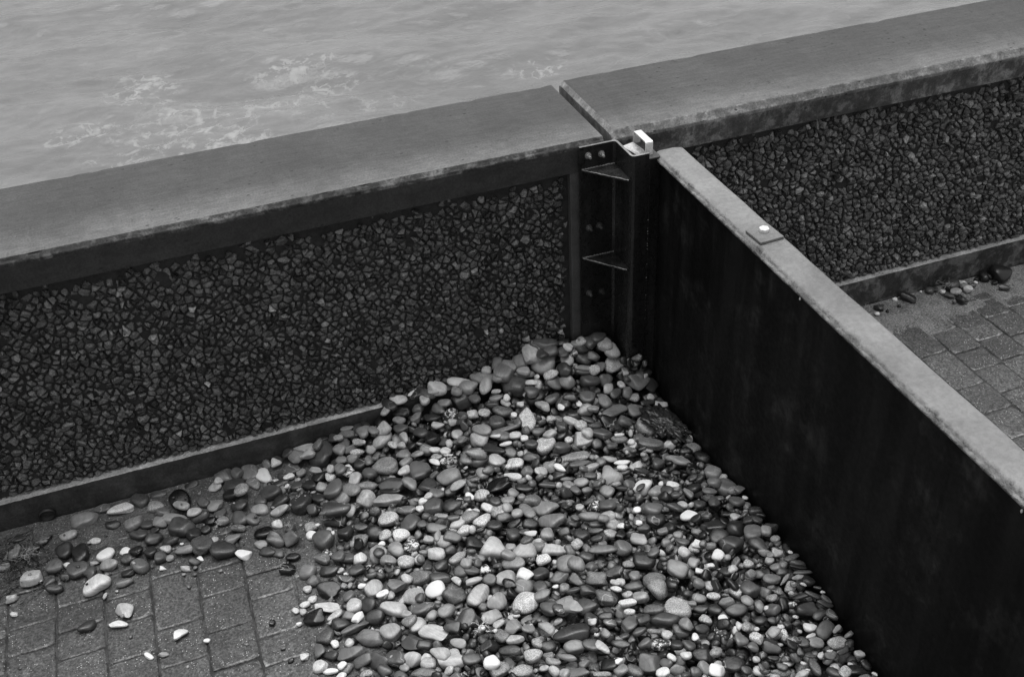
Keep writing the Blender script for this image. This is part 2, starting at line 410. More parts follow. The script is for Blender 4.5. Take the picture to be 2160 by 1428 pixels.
def sandbank(name, x0, x1, hf, step=.005, ylo=2.7):
    xs = np.arange(x0, x1, step); ys = np.arange(ylo, 3.25, step)
    V = []; 
    for x in xs:
        for y in ys: V.append((x, y, hf(x, y) + noise.noise(Vector((x * 45, y * 45, 3))) * .0016 + noise.noise(Vector((x * 130, y * 130, 3))) * .0022 + noise.noise(Vector((x * 12, y * 12, 7))) * .002))
    ny = len(ys); Fs = []
    for i in range(len(xs) - 1):
        for j in range(ny - 1):
            q = (i * ny + j, (i + 1) * ny + j, (i + 1) * ny + j + 1, i * ny + j + 1)
            if max(V[k][2] for k in q) > -.006: Fs.append(q)
    o = put(name, mesh(V, Fs), None, (M_sand if x0 < 1 else M_sand_dry,), True); return kind(o, "structure")
def sand_l(x, y):
    w = .20 + .06 * noise.noise(Vector((x * 4, 1, 0))) + .05 * noise.noise(Vector((x * 13, y * 9, 4)))
    if x > -.1: w += .12
    d = (3.25 - y) / w
    return .012 * (1 - d) - .001 if d < 1 else -.012 * (d - 1) - .001
def sand_r(x, y):
    w = .19 + .05 * noise.noise(Vector((x * 3, 7, 0))) + .05 * noise.noise(Vector((x * 11, y * 9, 5))) - .05 * max(0, x - 2.8)
    d = (3.25 - y) / max(w, .05)
    return .009 * (1 - d) - .001 if d < 1 else -.012 * (d - 1) - .001
sandbank("sand", -1.6, .35, sand_l, ylo=2.75)
sandbank("sand", 1.8, 4.2, sand_r, ylo=2.85)
def sand_heap(x, y):   # grit showing between the pebbles at the toe of the heap
    n_ = noise.noise(Vector((x * 7, y * 7, 2))) * .05
    d = min((x - .1 + n_) / .12, 1)
    return .004 * d - .0015
sandbank("sand", -.1, 1.54, sand_heap, step=.012, ylo=1.2)

# ------------------------------------------------------------------ sea wall
def extrude(prof, mats_idx, x0, x1, step, rough=.0015, edges=None, caps=True, cham_end=0.0):
    """prof: closed list of (y, z); edges: {index: amount of chipping}"""
    n = len(prof); xs = list(np.linspace(x0, x1, max(2, int(abs(x1 - x0) / step) + 1)))
    V, Fs, mi = [], [], []
    for x in xs:
        for k, (y, z) in enumerate(prof):
            a = (edges or {}).get(k, 0)
            n1 = noise.noise(Vector((x * 22, k * 7.3, y * 3))); n2 = noise.noise(Vector((x * 90, k * 3.1, 5)))
            chip = max(0, noise.noise(Vector((x * 14, k * 5.7, 9))) - .28) * a * 5
            dy = n1 * rough + n2 * rough * .6 + (chip + abs(n2) * a); dz = n2 * rough * .5 + n1 * rough * .4 - chip
            V.append((x, y + (dy if y < 3.4 else -dy * .3), z + dz * (1 if a else .3)))
    for i in range(len(xs) - 1):
        for k in range(n):
            Fs.append((i * n + k, (i + 1) * n + k, (i + 1) * n + (k + 1) % n, i * n + (k + 1) % n)); mi.append(mats_idx[k])
    if caps:
        Fs.append(tuple(range(n))); mi.append(len(set(mats_idx))); b = (len(xs) - 1) * n
        Fs.append(tuple(b + k for k in range(n - 1, -1, -1))); mi.append(len(set(mats_idx)))
    return outward(mesh(V, Fs, mi))

def clip(poly, p, q):
    """keep the part of poly nearer to p than q"""
    mx, mz = (p[0] + q[0]) / 2, (p[1] + q[1]) / 2; nx, nz = q[0] - p[0], q[1] - p[1]
    out = []
    for i in range(len(poly)):
        a, b = poly[i], poly[(i + 1) % len(poly)]
        da = (a[0] - mx) * nx + (a[1] - mz) * nz; db = (b[0] - mx) * nx + (b[1] - mz) * nz
        if da <= 0: out.append(a)
        if (da < 0) != (db < 0) and da != db:
            s_ = da / (da - db); out.append((a[0] + (b[0] - a[0]) * s_, a[1] + (b[1] - a[1]) * s_))
    return out
def aggregate(x0, x1, z0, z1, yface, seed, px=.0325, pz=.0195):
    """exposed stone chips: irregular polygons cut from jittered cells, each with a tilted broken face"""
    r = random.Random(seed)
    nx, nz = int((x1 - x0) / px), int((z1 - z0) / pz)
    P = {}
    for i in range(-1, nx + 1):
        for j in range(-1, nz + 1):
            P[i, j] = (x0 + (i + .5 + (.5 if j % 2 else 0) + r.uniform(-.48, .48)) * px, z0 + (j + .5 + r.uniform(-.48, .48)) * pz)
    W = {k: r.choice((0, 0, .12, .3)) for k in P}
    V, Fs, tone, mi = [], [], [], []
    for i in range(nx):
        for j in range(nz):
            p = P[i, j]
            big = .09
            cell = [(p[0] - big, p[1] - big), (p[0] + big, p[1] - big), (p[0] + big, p[1] + big), (p[0] - big, p[1] + big)]
            for di in (-2, -1, 0, 1, 2):
                for dj in (-2, -1, 0, 1, 2):
                    q = P.get((i + di, j + dj))
                    if q and q != p and cell:
                        k_ = W.get((i + di, j + dj), 0) - W.get((i, j), 0)
                        cell = clip((cell), (p[0] - (q[0] - p[0]) * k_, p[1] - (q[1] - p[1]) * k_), q)
            if len(cell) < 3: continue
            topd = (z1 - p[1])
            if topd < .035 + .02 * noise.noise(Vector((p[0] * 8, 0, 0))) and r.random() < .75: continue
            if r.random() < .02: continue
            cx = sum(c[0] for c in cell) / len(cell); cz = sum(c[1] for c in cell) / len(cell)
            sh = r.uniform(.74, .94) if r.random() < .85 else r.uniform(.5, .72)
            cell = [(cx + (c[0] - cx) * sh, cz + (c[1] - cz) * sh) for c in cell]
            # break long edges a little
            out = []
            for k in range(len(cell)):
                a, b = cell[k], cell[(k + 1) % len(cell)]; out.append(a)
                L = math.hypot(b[0] - a[0], b[1] - a[1])
                if L > .007: out.append(((a[0] + b[0]) / 2 + r.gauss(0, .0011), (a[1] + b[1]) / 2 + r.gauss(0, .0011)))
            cell = [c for c in out if x0 < c[0] < x1 and z0 < c[1] < z1]
            if len(cell) < 4: continue
            hgt = r.uniform(.006, .017); tx, tz = r.gauss(0, .34), r.gauss(.12, .34)
            tn = (.058 if x0 < 0 else .088) * math.exp(r.gauss(0, .5)); tn = r.uniform(.2, .45) if r.random() < .008 else tn  # a rare chip gets a bright tone, a glint painted in
            n = len(cell); b0 = len(V)
            f2, ox, oz = r.uniform(.3, .68), r.gauss(0, .0028), r.gauss(-.0006, .0022)
            for c in cell: V.append((c[0], yface + .003, c[1])); tone.append(tn)
            for c in cell: V.append((cx + (c[0] - cx) * .96, yface - hgt * .45 + r.gauss(0, .0006), cz + (c[1] - cz) * .96)); tone.append(tn)
            for c in cell:
                qx, qz = (c[0] - cx) * f2 + ox, (c[1] - cz) * f2 + oz
                V.append((cx + qx, yface - hgt - tx * qx - tz * qz + r.gauss(0, .0004), cz + qz)); tone.append(tn * r.uniform(.95, 1.25))
            for k in range(n):
                k2 = (k + 1) % n
                Fs.append((b0 + k2, b0 + n + k2, b0 + n + k, b0 + k)); Fs.append((b0 + n + k2, b0 + 2 * n + k2, b0 + 2 * n + k, b0 + n + k))
            Fs.append(tuple(b0 + 2 * n + k for k in range(n)))
    mi = [1] * len(Fs)
    # cement face behind the chips
    sx = int((x1 - x0) / .03); sz = int((z1 - z0) / .03); b0 = len(V)
    for a in range(sx + 1):
        for b in range(sz + 1):
            X_, Z_ = x0 + (x1 - x0) * a / sx, z0 + (z1 - z0) * b / sz
            V.append((X_, yface + noise.noise(Vector((X_ * 30, 0, Z_ * 30))) * .0025, Z_)); tone.append(.04)
    for a in range(sx):
        for b in range(sz):
            q = b0 + a * (sz + 1) + b
            Fs.append((q, q + sz + 1, q + sz + 2, q + 1)); mi.append(0)
    me = mesh(V, Fs, mi); attr_float(me, "tone", tone); return me

def slab_profile(zt, c, zb):
    yb = 3.785
    # fascia foot, fascia, chamfer, top, sea edge, sea face
    pr = [(3.25, zb), (3.25, zb + .03), (3.25, 1.062 - .006), (3.2505, 1.0645), (3.252, 1.068), (3.25 + c * .5, (1.065 + zt) / 2), (3.25 + c * .92, zt - .002), (3.25 + c * 1.15, zt)]
    mi = [0, 0, 1, 1, 1, 1, 1]
    ys = list(np.linspace(3.25 + c * 1.15, yb - .008, 16))[1:]
    for y in ys: pr.append((y, zt)); mi.append(2)
    mi.append(2)
    pr += [(yb, zt - .008), (yb, zt - .12), (yb, zb)]
    mi = mi[:len(pr) - 3]; mi += [2, 0, 0]
    mi[len(pr) - 4] = 2
    return pr, mi
def wall(loc, label, x0, x1, zt, cham, zb, mats, seed, panel_x, strips, kerb_h, kerb_mats, name="sea_wall"):
    root = empty(name, loc, label, "wall", "concrete sea wall sections")
    pr, mi = slab_profile(zt, cham, zb)
    me = extrude(pr, mi, x0, x1, .008 if x0 < 0 else .00798, .0009, {3: .0010, 4: .0010, 5: .001, 6: .0016, 7: .0012, 22: .002, 23: .001})
    if x0 > 0:
        for v in me.vertices:
            if v.co.x < x0 + .018 and v.co.z > 1.06: v.co.z -= max(0, x0 + .018 - v.co.x) * min(1, (v.co.z - 1.06) / .02) * 1.0
        for p in me.polygons:
            if p.center.x < x0 + .016: p.material_index = 3
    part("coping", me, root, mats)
    # core of the wall behind the panel, and the sea face below the coping
    bm = bmesh.new(); box(bm, x0 + .002, x1 - .002, 3.287, 3.70, -3.2, zb - .002)
    part("wall_core", bm_mesh(bm), root, (M_mortar,))
    part("aggregate_panel", aggregate(panel_x[0], panel_x[1], kerb_h - .004, zb - .0005, 3.281, seed), root, (M_mortar, M_chip))
    kp = [(3.25, -.08), (3.25, 0), (3.25, kerb_h * .6), (3.25, kerb_h - .003), (3.2525, kerb_h), (3.27, kerb_h + .0005), (3.2865, kerb_h + .002), (3.2865, -.08)]
    part("plinth", extrude(kp, [0, 0, 0, 1, 1, 1, 0, 0], x0 + .001, x1 - .001, .01, .0012, {3: .0012, 4: .0014}, True), root, kerb_mats)
    for (a, b) in strips:
        bm = bmesh.new(); box(bm, a, b, 3.2535, 3.286, kerb_h + .003, zb - .0008, .003, 2)
        part("margin_strip", bm_mesh(bm), root, (M_strip,))
    return root
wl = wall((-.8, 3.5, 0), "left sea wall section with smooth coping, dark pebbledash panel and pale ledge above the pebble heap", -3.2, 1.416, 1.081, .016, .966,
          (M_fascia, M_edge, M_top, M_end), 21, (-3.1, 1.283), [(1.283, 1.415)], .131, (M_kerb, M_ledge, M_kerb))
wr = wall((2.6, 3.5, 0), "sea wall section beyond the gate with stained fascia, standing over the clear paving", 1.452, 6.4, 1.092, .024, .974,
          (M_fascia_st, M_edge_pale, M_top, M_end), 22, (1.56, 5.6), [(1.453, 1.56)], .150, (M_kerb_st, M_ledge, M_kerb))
# sealant deep in the joint between the two
bm = bmesh.new(); box(bm, 1.4165, 1.4515, 3.262, 3.74, -1.0, 1.035)
part("joint_filler", bm_mesh(bm), wl, (M_fill,))
# rough crumbled corner at the joint
bm = bmesh.new()
for k in range(26):
    c = Vector((1.416 + rnd.random() * .035, 3.256 + rnd.random() * .03, 1.038 + rnd.random() * .012)); rr = rnd.uniform(.003, .007)
    q = bmesh.ops.create_icosphere(bm, subdivisions=1, radius=rr)
    for v in q['verts']: v.co = v.co * rnd.uniform(.8, 1.2) + c
part("crumbled_mortar", bm_mesh(bm), wl, (M_fill,))
# weep hole
bm = bmesh.new()
ring = []
for k in range(28):
    a = 2 * math.pi * k / 28
    for (rr, yy) in ((.031, 3.249), (.031, 3.236), (.024, 3.234), (.023, 3.27)):
        ring.append(bm.verts.new((-.80 + rr * math.cos(a), yy, .036 + rr * .8 * math.sin(a))))
for k in range(28):
    for j in range(3):
        bm.faces.new((ring[k * 4 + j], ring[((k + 1) % 28) * 4 + j], ring[((k + 1) % 28) * 4 + j + 1], ring[k * 4 + j + 1]))
bm.faces.new([ring[k * 4 + 3] for k in range(28)])
o = part("drain_outlet", bm_mesh(bm), wl, (M_rub,), True)
# scratches worn into the fascia beside the handle
bm = bmesh.new()
for k, (xa, za, xb, zb_) in enumerate([(1.565, 1.012, 1.605, 1.030), (1.568, 1.003, 1.612, 1.020), (1.566, .985, 1.600, .999), (1.560, .978, 1.604, .990), (1.575, 1.020, 1.600, 1.036)]):
    pts = [(xa + (xb - xa) * s_, 3.2488, za + (zb_ - za) * s_ ** 1.6) for s_ in np.linspace(0, 1, 7)]
    tube(bm, pts, .0009, 5, lambda s_: max(.2, 1 - s_))
part("scratch_marks", bm_mesh(bm), wr, (M_lip,))

# ------------------------------------------------------------------ steel bracket bolted to the wall
br = empty("wall_bracket", (1.38, 3.24, 0), "black steel bracket with two gusset plates bolted to the wall beside the gate", "bracket")
T_ = .009; ZT = 1.077
def poly_extrude(bm, pts, z0, z1, bev=0):
    lo = [bm.verts.new((x, y, z0)) for x, y in pts]; hi = [bm.verts.new((x, y, z1)) for x, y in pts]
    n = len(pts); fs = [bm.faces.new(lo[::-1]), bm.faces.new(hi)]
    for k in range(n): fs.append(bm.faces.new((lo[k], lo[(k + 1) % n], hi[(k + 1) % n], hi[k])))
    if bev: bmesh.ops.bevel(bm, geom=list({e for f in fs for e in f.edges}), offset=bev, segments=2, affect='EDGES')
    return fs
bm = bmesh.new()
# Z-shaped folded plate: along the wall, out from the wall, then towards the gate
outer = [(1.311, 3.228), (1.440, 3.228), (1.449, 3.222), (1.449, 3.100), (1.4535, 3.089), (1.463, 3.085), (1.517, 3.085)]
inner = [(1.517, 3.094), (1.467, 3.094), (1.4605, 3.097), (1.458, 3.103), (1.458, 3.226), (1.452, 3.236), (1.442, 3.238), (1.311, 3.238)]
poly_extrude(bm, outer + inner, -.02, ZT - .004, 0)
for f in bm.faces:
    f.material_index = 0
bm.normal_update()
for f in bm.faces:
    if abs(f.normal.z) > .9 and f.calc_center_median().z > 1: f.material_index = 1
# rough top edge: a worn bead
part("folded_plate", bm_mesh(bm), br, (M_steel, M_lip))
for zg in (.982, .608):
    bm = bmesh.new(); poly_extrude(bm, [(1.318, 3.2275), (1.4485, 3.2275), (1.4485, 3.088), (1.438, 3.084)], zg - .004, zg + .004, .0012)
    g = part("gusset_plate", bm_mesh(bm), br, (M_steel,))
    bm = bmesh.new()   # weld beads along its edges, worn pale
    def bead(a, b, n=26, rad=.0028):
        pts = [(a[0] + (b[0] - a[0]) * k / n + rnd.gauss(0, .0005), a[1] + (b[1] - a[1]) * k / n + rnd.gauss(0, .0005), a[2] + rnd.gauss(0, .0006)) for k in range(n + 1)]
        tube(bm, pts, rad, 6, lambda s_: 1 + .3 * math.sin(s_ * 70))
    bead((1.318, 3.225, zg + .004), (1.446, 3.225, zg + .005)); bead((1.318, 3.2265, zg + .003), (1.438, 3.084, zg + .003), rad=.0017)
    part("weld_bead", bm_mesh(bm), br, (M_lip,)).parent = br
def hexagon(bm, c, axis, rad, h, rot=0):
    q = Vector(axis).to_track_quat('Z', 'Y'); c = Vector(c)
    fs = []
    lv = [bm.verts.new(c + q @ Vector((rad * math.cos(a), rad * math.sin(a), 0))) for a in [rot + math.pi / 3 * k for k in range(6)]]
    hv = [bm.verts.new(c + q @ Vector((rad * math.cos(a), rad * math.sin(a), h))) for a in [rot + math.pi / 3 * k for k in range(6)]]
    fs.append(bm.faces.new(lv[::-1])); fs.append(bm.faces.new(hv))
    for k in range(6): fs.append(bm.faces.new((lv[k], lv[(k + 1) % 6], hv[(k + 1) % 6], hv[k])))
    bmesh.ops.bevel(bm, geom=list({e for f in fs for e in f.edges}), offset=rad * .07, segments=1, affect='EDGES')
M_bolt_d = paint("painted_bolt_steel", .06, .3, .6, rust=.6)
M_bolt = paint("dull_bolt_steel", .22, .35, .5, rust=.3)
for (bx, bz, mat) in [(1.343, 1.037, M_bolt), (1.395, 1.033, M_bolt), (1.345, .739, M_bolt_d), (1.386, .739, M_bolt_d), (1.343, .446, M_bolt_d), (1.396, .441, M_bolt_d)]:
    bm = bmesh.new()
    m0 = bmesh.ops.create_cone(bm, cap_ends=True, segments=20, radius1=.0125, radius2=.0125, depth=.003, matrix=Matrix.Translation((bx, 3.2262, bz)) @ Matrix.Rotation(math.pi / 2, 4, 'X'))
    hexagon(bm, (bx, 3.2250, bz), (0, -1, 0), .0095, .008, rnd.random())
    bmesh.ops.create_cone(bm, cap_ends=True, segments=14, radius1=.0052, radius2=.0046, depth=.016, matrix=Matrix.Translation((bx, 3.2110, bz)) @ Matrix.Rotation(math.pi / 2, 4, 'X'))
    part("bolt", bm_mesh(bm), br, (mat,))
# galvanised tongue and the flat-bar handle of the drop pin
bm = bmesh.new()
vs_ = [(1.466, 3.205, 1.058), (1.512, 3.212, 1.062), (1.531, 3.165, 1.050), (1.531, 3.104, 1.043), (1.508, 3.100, 1.043)]
lo = [bm.verts.new((x, y, z - .006)) for x, y, z in vs_]; hi = [bm.verts.new(v) for v in vs_]
bm.faces.new(hi[::-1]); bm.faces.new(lo)
for k in range(5): bm.faces.new((lo[k], lo[(k + 1) % 5], hi[(k + 1) % 5], hi[k])[::-1])
bmesh.ops.recalc_face_normals(bm, faces=bm.faces[:])
part("pin_plate", bm_mesh(bm), br, (M_galv,))
bm = bmesh.new(); box(bm, 1.463, 1.4665, 3.098, 3.20, .9, 1.060, .001)
box(bm, 1.466, 1.505, 3.0945, 3.098, .9, 1.052, .001)
part("pin_sleeve", bm_mesh(bm), br, (M_steel,))
bm = bmesh.new()
HX0, HX1, HT = 1.517, 1.545, .004
path = [(3.2235, 1.052), (3.2235, 1.094), (3.2215, 1.0985), (3.217, 1.1005), (3.124, 1.1005), (3.1195, 1.0985), (3.1175, 1.094), (3.1175, 1.046)]
inn = [(3.2195, 1.052), (3.2195, 1.093), (3.2185, 1.0955), (3.2165, 1.0965), (3.1245, 1.0965), (3.1225, 1.0955), (3.1215, 1.093), (3.1215, 1.046)]
A = [[bm.verts.new((x, y, z)) for y, z in path] for x in (HX0, HX1)]; B = [[bm.verts.new((x, y, z)) for y, z in inn] for x in (HX0, HX1)]
n = len(path)
for k in range(n - 1):
    bm.faces.new((A[0][k], A[1][k], A[1][k + 1], A[0][k + 1])); bm.faces.new((B[0][k], B[0][k + 1], B[1][k + 1], B[1][k]))
    bm.faces.new((A[0][k], A[0][k + 1], B[0][k + 1], B[0][k])); bm.faces.new((A[1][k], B[1][k], B[1][k + 1], A[1][k + 1]))
for k in (0, n - 1): bm.faces.new((A[0][k], B[0][k], B[1][k], A[1][k]))
bmesh.ops.recalc_face_normals(bm, faces=bm.faces[:])
part("pin_handle", bm_mesh(bm), br, (M_zinc,), label="bright galvanised flat bar handle bent like a staple")

# ------------------------------------------------------------------ flood gate
gt = empty("flood_gate", (1.61, 1.6, 0), "black steel flood gate with thick pale grey top rail holding back the pebble heap", "gate")
YE, YN = 3.13, -.3
bm = bmesh.new(); box(bm, 1.5605, 1.652, YN, 3.08, .02, 1.030, .002)
part("gate_leaf", bm_mesh(bm), gt, (M_black,))
bm = bmesh.new(); box(bm, 1.520, 1.5665, 3.092, 3.160, .0, 1.049, .004, 3)
box(bm, 1.5665, 1.5755, 3.080, 3.120, .0, 1.043, .003, 2)
bm.normal_update()
for f in bm.faces:
    if f.normal.z > .6: f.material_index = 1  # faces of the post that point up get a lighter grey
part("hinge_post", bm_mesh(bm), gt, (M_steel, M_boxtop))
# rail: swept cross-section with a rolled, ragged heap-side shoulder
prof = [(1.5585, 1.0285), (1.5515, 1.030), (1.5495, 1.0335), (1.5505, 1.0375), (1.5545, 1.0400), (1.5570, 1.0385), (1.5600, 1.0415), (1.5630, 1.0470), (1.5690, 1.0500), (1.578, 1.0508)]
prof += [(1.578 + (1.658 - 1.578) * k / 8, 1.0508) for k in range(1, 9)] + [(1.6625, 1.049), (1.6645, 1.045), (1.6645, 1.0285)]
V, Fs = [], []
L = YE - YN; ns = int(L / .004); n = len(prof)
for i in range(ns + 1):
    y = YE - L * i / ns
    sag = .0012 * noise.noise(Vector((y * 3, 5, 0)))
    for k, (x, z) in enumerate(prof):
        w = max(0, 1 - abs(k - 4) / 5)
        rg = noise.noise(Vector((y * 55, k * 1.7, 1))) * .0013 + noise.noise(Vector((y * 18, k * .9, 4))) * .0018
        wv = noise.noise(Vector((y * 34, x * 40, 8))) * .0014 * max(.25, min(1, (1.60 - x) / .03 + .25)) + noise.noise(Vector((y * 9, x * 25, 2))) * .0012
        xe = .0012 * noise.noise(Vector((y * 5, 3, k * .1))) if k >= n - 3 else 0
        yy = y
        if i == 0 and k < 9: yy = y - .004
        V.append((x + rg * w * 1.4 + xe, yy - (0.012 * (1 - (1.6645 - x) / .03) if i < 2 and x > 1.634 else 0), z + rg * w + wv * (1 if k > 6 else .5) + sag))
for i in range(ns):
    for k in range(n): Fs.append((i * n + k, i * n + (k + 1) % n, (i + 1) * n + (k + 1) % n, (i + 1) * n + k))
Fs.append(tuple(range(n - 1, -1, -1))); Fs.append(tuple(ns * n + k for k in range(n)))
part("top_rail", outward(mesh(V, Fs)), gt, (M_rail,), True)
bm = bmesh.new()
rotp = Matrix.Translation((1.6125, 2.468, 1.0555)) @ Matrix.Rotation(math.radians(3), 4, 'Z')
box(bm, -.041, .043, -.045, .041, -.004, .0050, .0022, 3)
bmesh.ops.subdivide_edges(bm, edges=bm.edges[:], cuts=2)
for v in bm.verts: v.co += Vector((0, 0, 1)) * noise.noise(v.co * 60) * .0008
bm.transform(rotp)
bp = part("bolt_plate", bm_mesh(bm), gt, (M_rail,), False)
bm = bmesh.new(); hexagon(bm, (1.618, 2.478, 1.060), (0, 0, 1), .0168, .0115, .35)
hb = part("hex_bolt", bm_mesh(bm), gt, (M_zinc,), label="bright zinc hexagon bolt head")
hb.parent = bp; hb.matrix_parent_inverse = Matrix.Identity(4)
bm = bmesh.new()
for (y, z) in [(2.165, 1.018), (1.252, 1.014)]:
    q = bmesh.ops.create_icosphere(bm, subdivisions=2, radius=.0042)
    for v in q['verts']: v.co = Vector((1.5575 + v.co.x * .7, y + v.co.y * .8, z + v.co.z * 1.5))
part("hanging_droplets", bm_mesh(bm), gt, (M_zinc,), True)
# flecks of paint worn off the hinge post's corner
bm = bmesh.new()
for z in (.80, .765, .752, .742, .722, .70, .69, .676, .61, .55, .47, .40, .36):
    q = bmesh.ops.create_icosphere(bm, subdivisions=1, radius=rnd.uniform(.0008, .0018))
    for v in q['verts']: v.co = Vector((1.5225 + v.co.x + rnd.gauss(0, .0003), 3.0925 + v.co.y * .7, z + v.co.z * 1.6 + rnd.gauss(0, .004) * 0))
part("paint_flecks", bm_mesh(bm), gt, (M_zinc,))

# ------------------------------------------------------------------ weed, fronds, straw
def strands(name, c, n, length, rad, mat, label, cat, seed, spread=1.0, lift=.012, flat=True, base_z=.01):
    r = random.Random(seed); bm = bmesh.new(); c = Vector(c)
    for k in range(n):
        a = r.uniform(0, 6.28); p = Vector((r.gauss(0, length * .28 * spread), r.gauss(0, length * .16 * spread), r.uniform(0, lift)))
        pts = [p.copy()]; d = Vector((math.cos(a), math.sin(a), r.uniform(-.1, .3)))
        for s_ in range(8):
            d += Vector((r.gauss(0, .45), r.gauss(0, .45), r.gauss(0, .25))); d.normalize()
            q = pts[-1] + d * length * r.uniform(.05, .11); q.z = min(max(q.z, .001), lift * 1.6); pts.append(q)
        tube(bm, pts, rad * r.uniform(.6, 1.3), 5, lambda s_: 1 - .6 * s_)
    me = bm_mesh(bm); o = put(name, me, None, (mat,), True); o.location = c
    o["label"] = label; o["category"] = cat; return o
strands("seaweed", (-.93, 3.09, .012), 46, .20, .0032, M_weed, "dark tangle of seaweed lying on the sand at the plinth beside the round drain", "seaweed", 1, 1.1, .02)
strands("seaweed", (-.86, 2.99, .004), 30, .22, .0022, M_weed, "flattened dark weed strands on the edge of the bare paving below the root tuft", "seaweed", 6, 1.3, .008)
strands("root_tuft", (-.872, 3.055, .026), 34, .075, .0008, M_straw, "pale wiry tuft of dry roots on top of dark seaweed", "root tuft", 2, .7, .03)
strands("straw_litter", (2.33, 3.19, .01), 12, .09, .001, M_straw, "straw bits on the sand by a white pebble behind the gate", "straw", 3, .8, .014)
strands("straw_litter", (2.62, 3.21, .012), 16, .10, .001, M_straw, "straw bits against the plinth in the middle of the pebble cluster", "straw", 4, .8, .02)
strands("straw_litter", (3.05, 3.20, .03), 12, .09, .001, M_straw, "straw bits caught on the big black pebble behind the gate", "straw", 5, .8, .04)
r = random.Random(21); bm = bmesh.new()
NB = 14
rows_ = []
for i in range(NB + 1):
    u = i / NB; w_ = .016 * math.sin(math.pi * min(1, u * .9 + .12)) ** .6 + .002
    rows_.append([bm.verts.new((-.065 + .13 * u, w_ * math.cos(a) + noise.noise(Vector((u * 6, a, 1))) * .006, .007 + .006 * math.sin(a) + noise.noise(Vector((u * 9, a * 2, 4))) * .003)) for a in [2 * math.pi * k / 12 for k in range(12)]])
for a, b in zip(rows_, rows_[1:]):
    for k in range(12): bm.faces.new((a[k], a[(k + 1) % 12], b[(k + 1) % 12], b[k]))
bm.faces.new(rows_[0][::-1]); bm.faces.new(rows_[-1])
t = NT("bark"); a_ = t.noise(40, 5, .7, t.mapping((.5, 3, 1), rot=(0, 0, -.5)))
t.grey(t.ramp(a_, .45, .58, .012, .22)); t.rough(.7); t.bump(a_, .8, .004)
o = put("bark_piece", bm_mesh(bm), None, (t.m,), True); o.location = (-.845, 3.115, .008); o.rotation_euler = (0, 0, .55)
o["label"] = "dark strip of bark with pale streaks lying on the sand beside the seaweed tangle"; o["category"] = "bark"
def frond(c, size, label, seed):
    r = random.Random(seed); bm = bmesh.new()
    def grow(p, d, L, rad, lev):
        pts = [p]; q = Vector(p)
        for s_ in range(4):
            d = (d + Vector((r.gauss(0, .25), r.gauss(0, .25), r.gauss(0, .15)))).normalized(); q = q + d * L / 4; pts.append(q.copy())
        tube(bm, pts, rad, 5, lambda s_: 1 - .35 * s_)
        if lev:
            for k in range(3):
                a = r.uniform(-1, 1); dd = (d + Vector((-d.y, d.x, 0)) * a + Vector((0, 0, r.uniform(-.2, .3)))).normalized()
                grow(pts[r.choice((2, 3, 4))], dd, L * .62, rad * .72, lev - 1)
    for k in range(5):
        a = 1.25 * k + r.uniform(-.3, .3); grow(Vector((0, 0, 0)), Vector((math.cos(a), math.sin(a), .35)), size * .45, size * .035, 2)
    o = put("dried_frond", bm_mesh(bm), None, (M_frond,), True); o.location = c; o["label"] = label; o["category"] = "seaweed frond"; o["group"] = "dried pale fronds among the pebbles"
frond((.5085, 2.115, .105), .045, "pale frilly dried seaweed tuft on the near end of the heap", 3)
frond((.082, 2.965, .034), .03, "small white frilly frond between a pale angular stone and a dark slab near the plinth", 4)
frond((-.215, 2.97, .02), .024, "small pale forked frond in the thin scatter along the plinth", 9)
frond((.02, 2.86, .03), .022, "small pale frond beside a dark round stone at the edge of the heap", 12)
r = random.Random(8); bm = bmesh.new()
bmesh.ops.create_icosphere(bm, subdivisions=5, radius=1.0)
for v in bm.verts:
    c = v.co.copy(); n_ = noise.noise(c * 2.2) * .35 + abs(noise.noise(Vector((c.x * 4, c.y * 7, c.z * 4)))) * .5 + abs(noise.noise(Vector((c.x * 11, c.y * 16, c.z * 9)))) * .22
    v.co = Vector((c.x * .062, c.y * .115, c.z * .028)) * (.75 + n_)
o = put("seaweed_clump", bm_mesh(bm), None, (M_weed,), True); o.location = (1.478, 2.80, .075); o.rotation_euler = (0, .25, .25)
o["label"] = "dark wrinkled leathery seaweed clump lying against the foot of the black gate"; o["category"] = "seaweed"

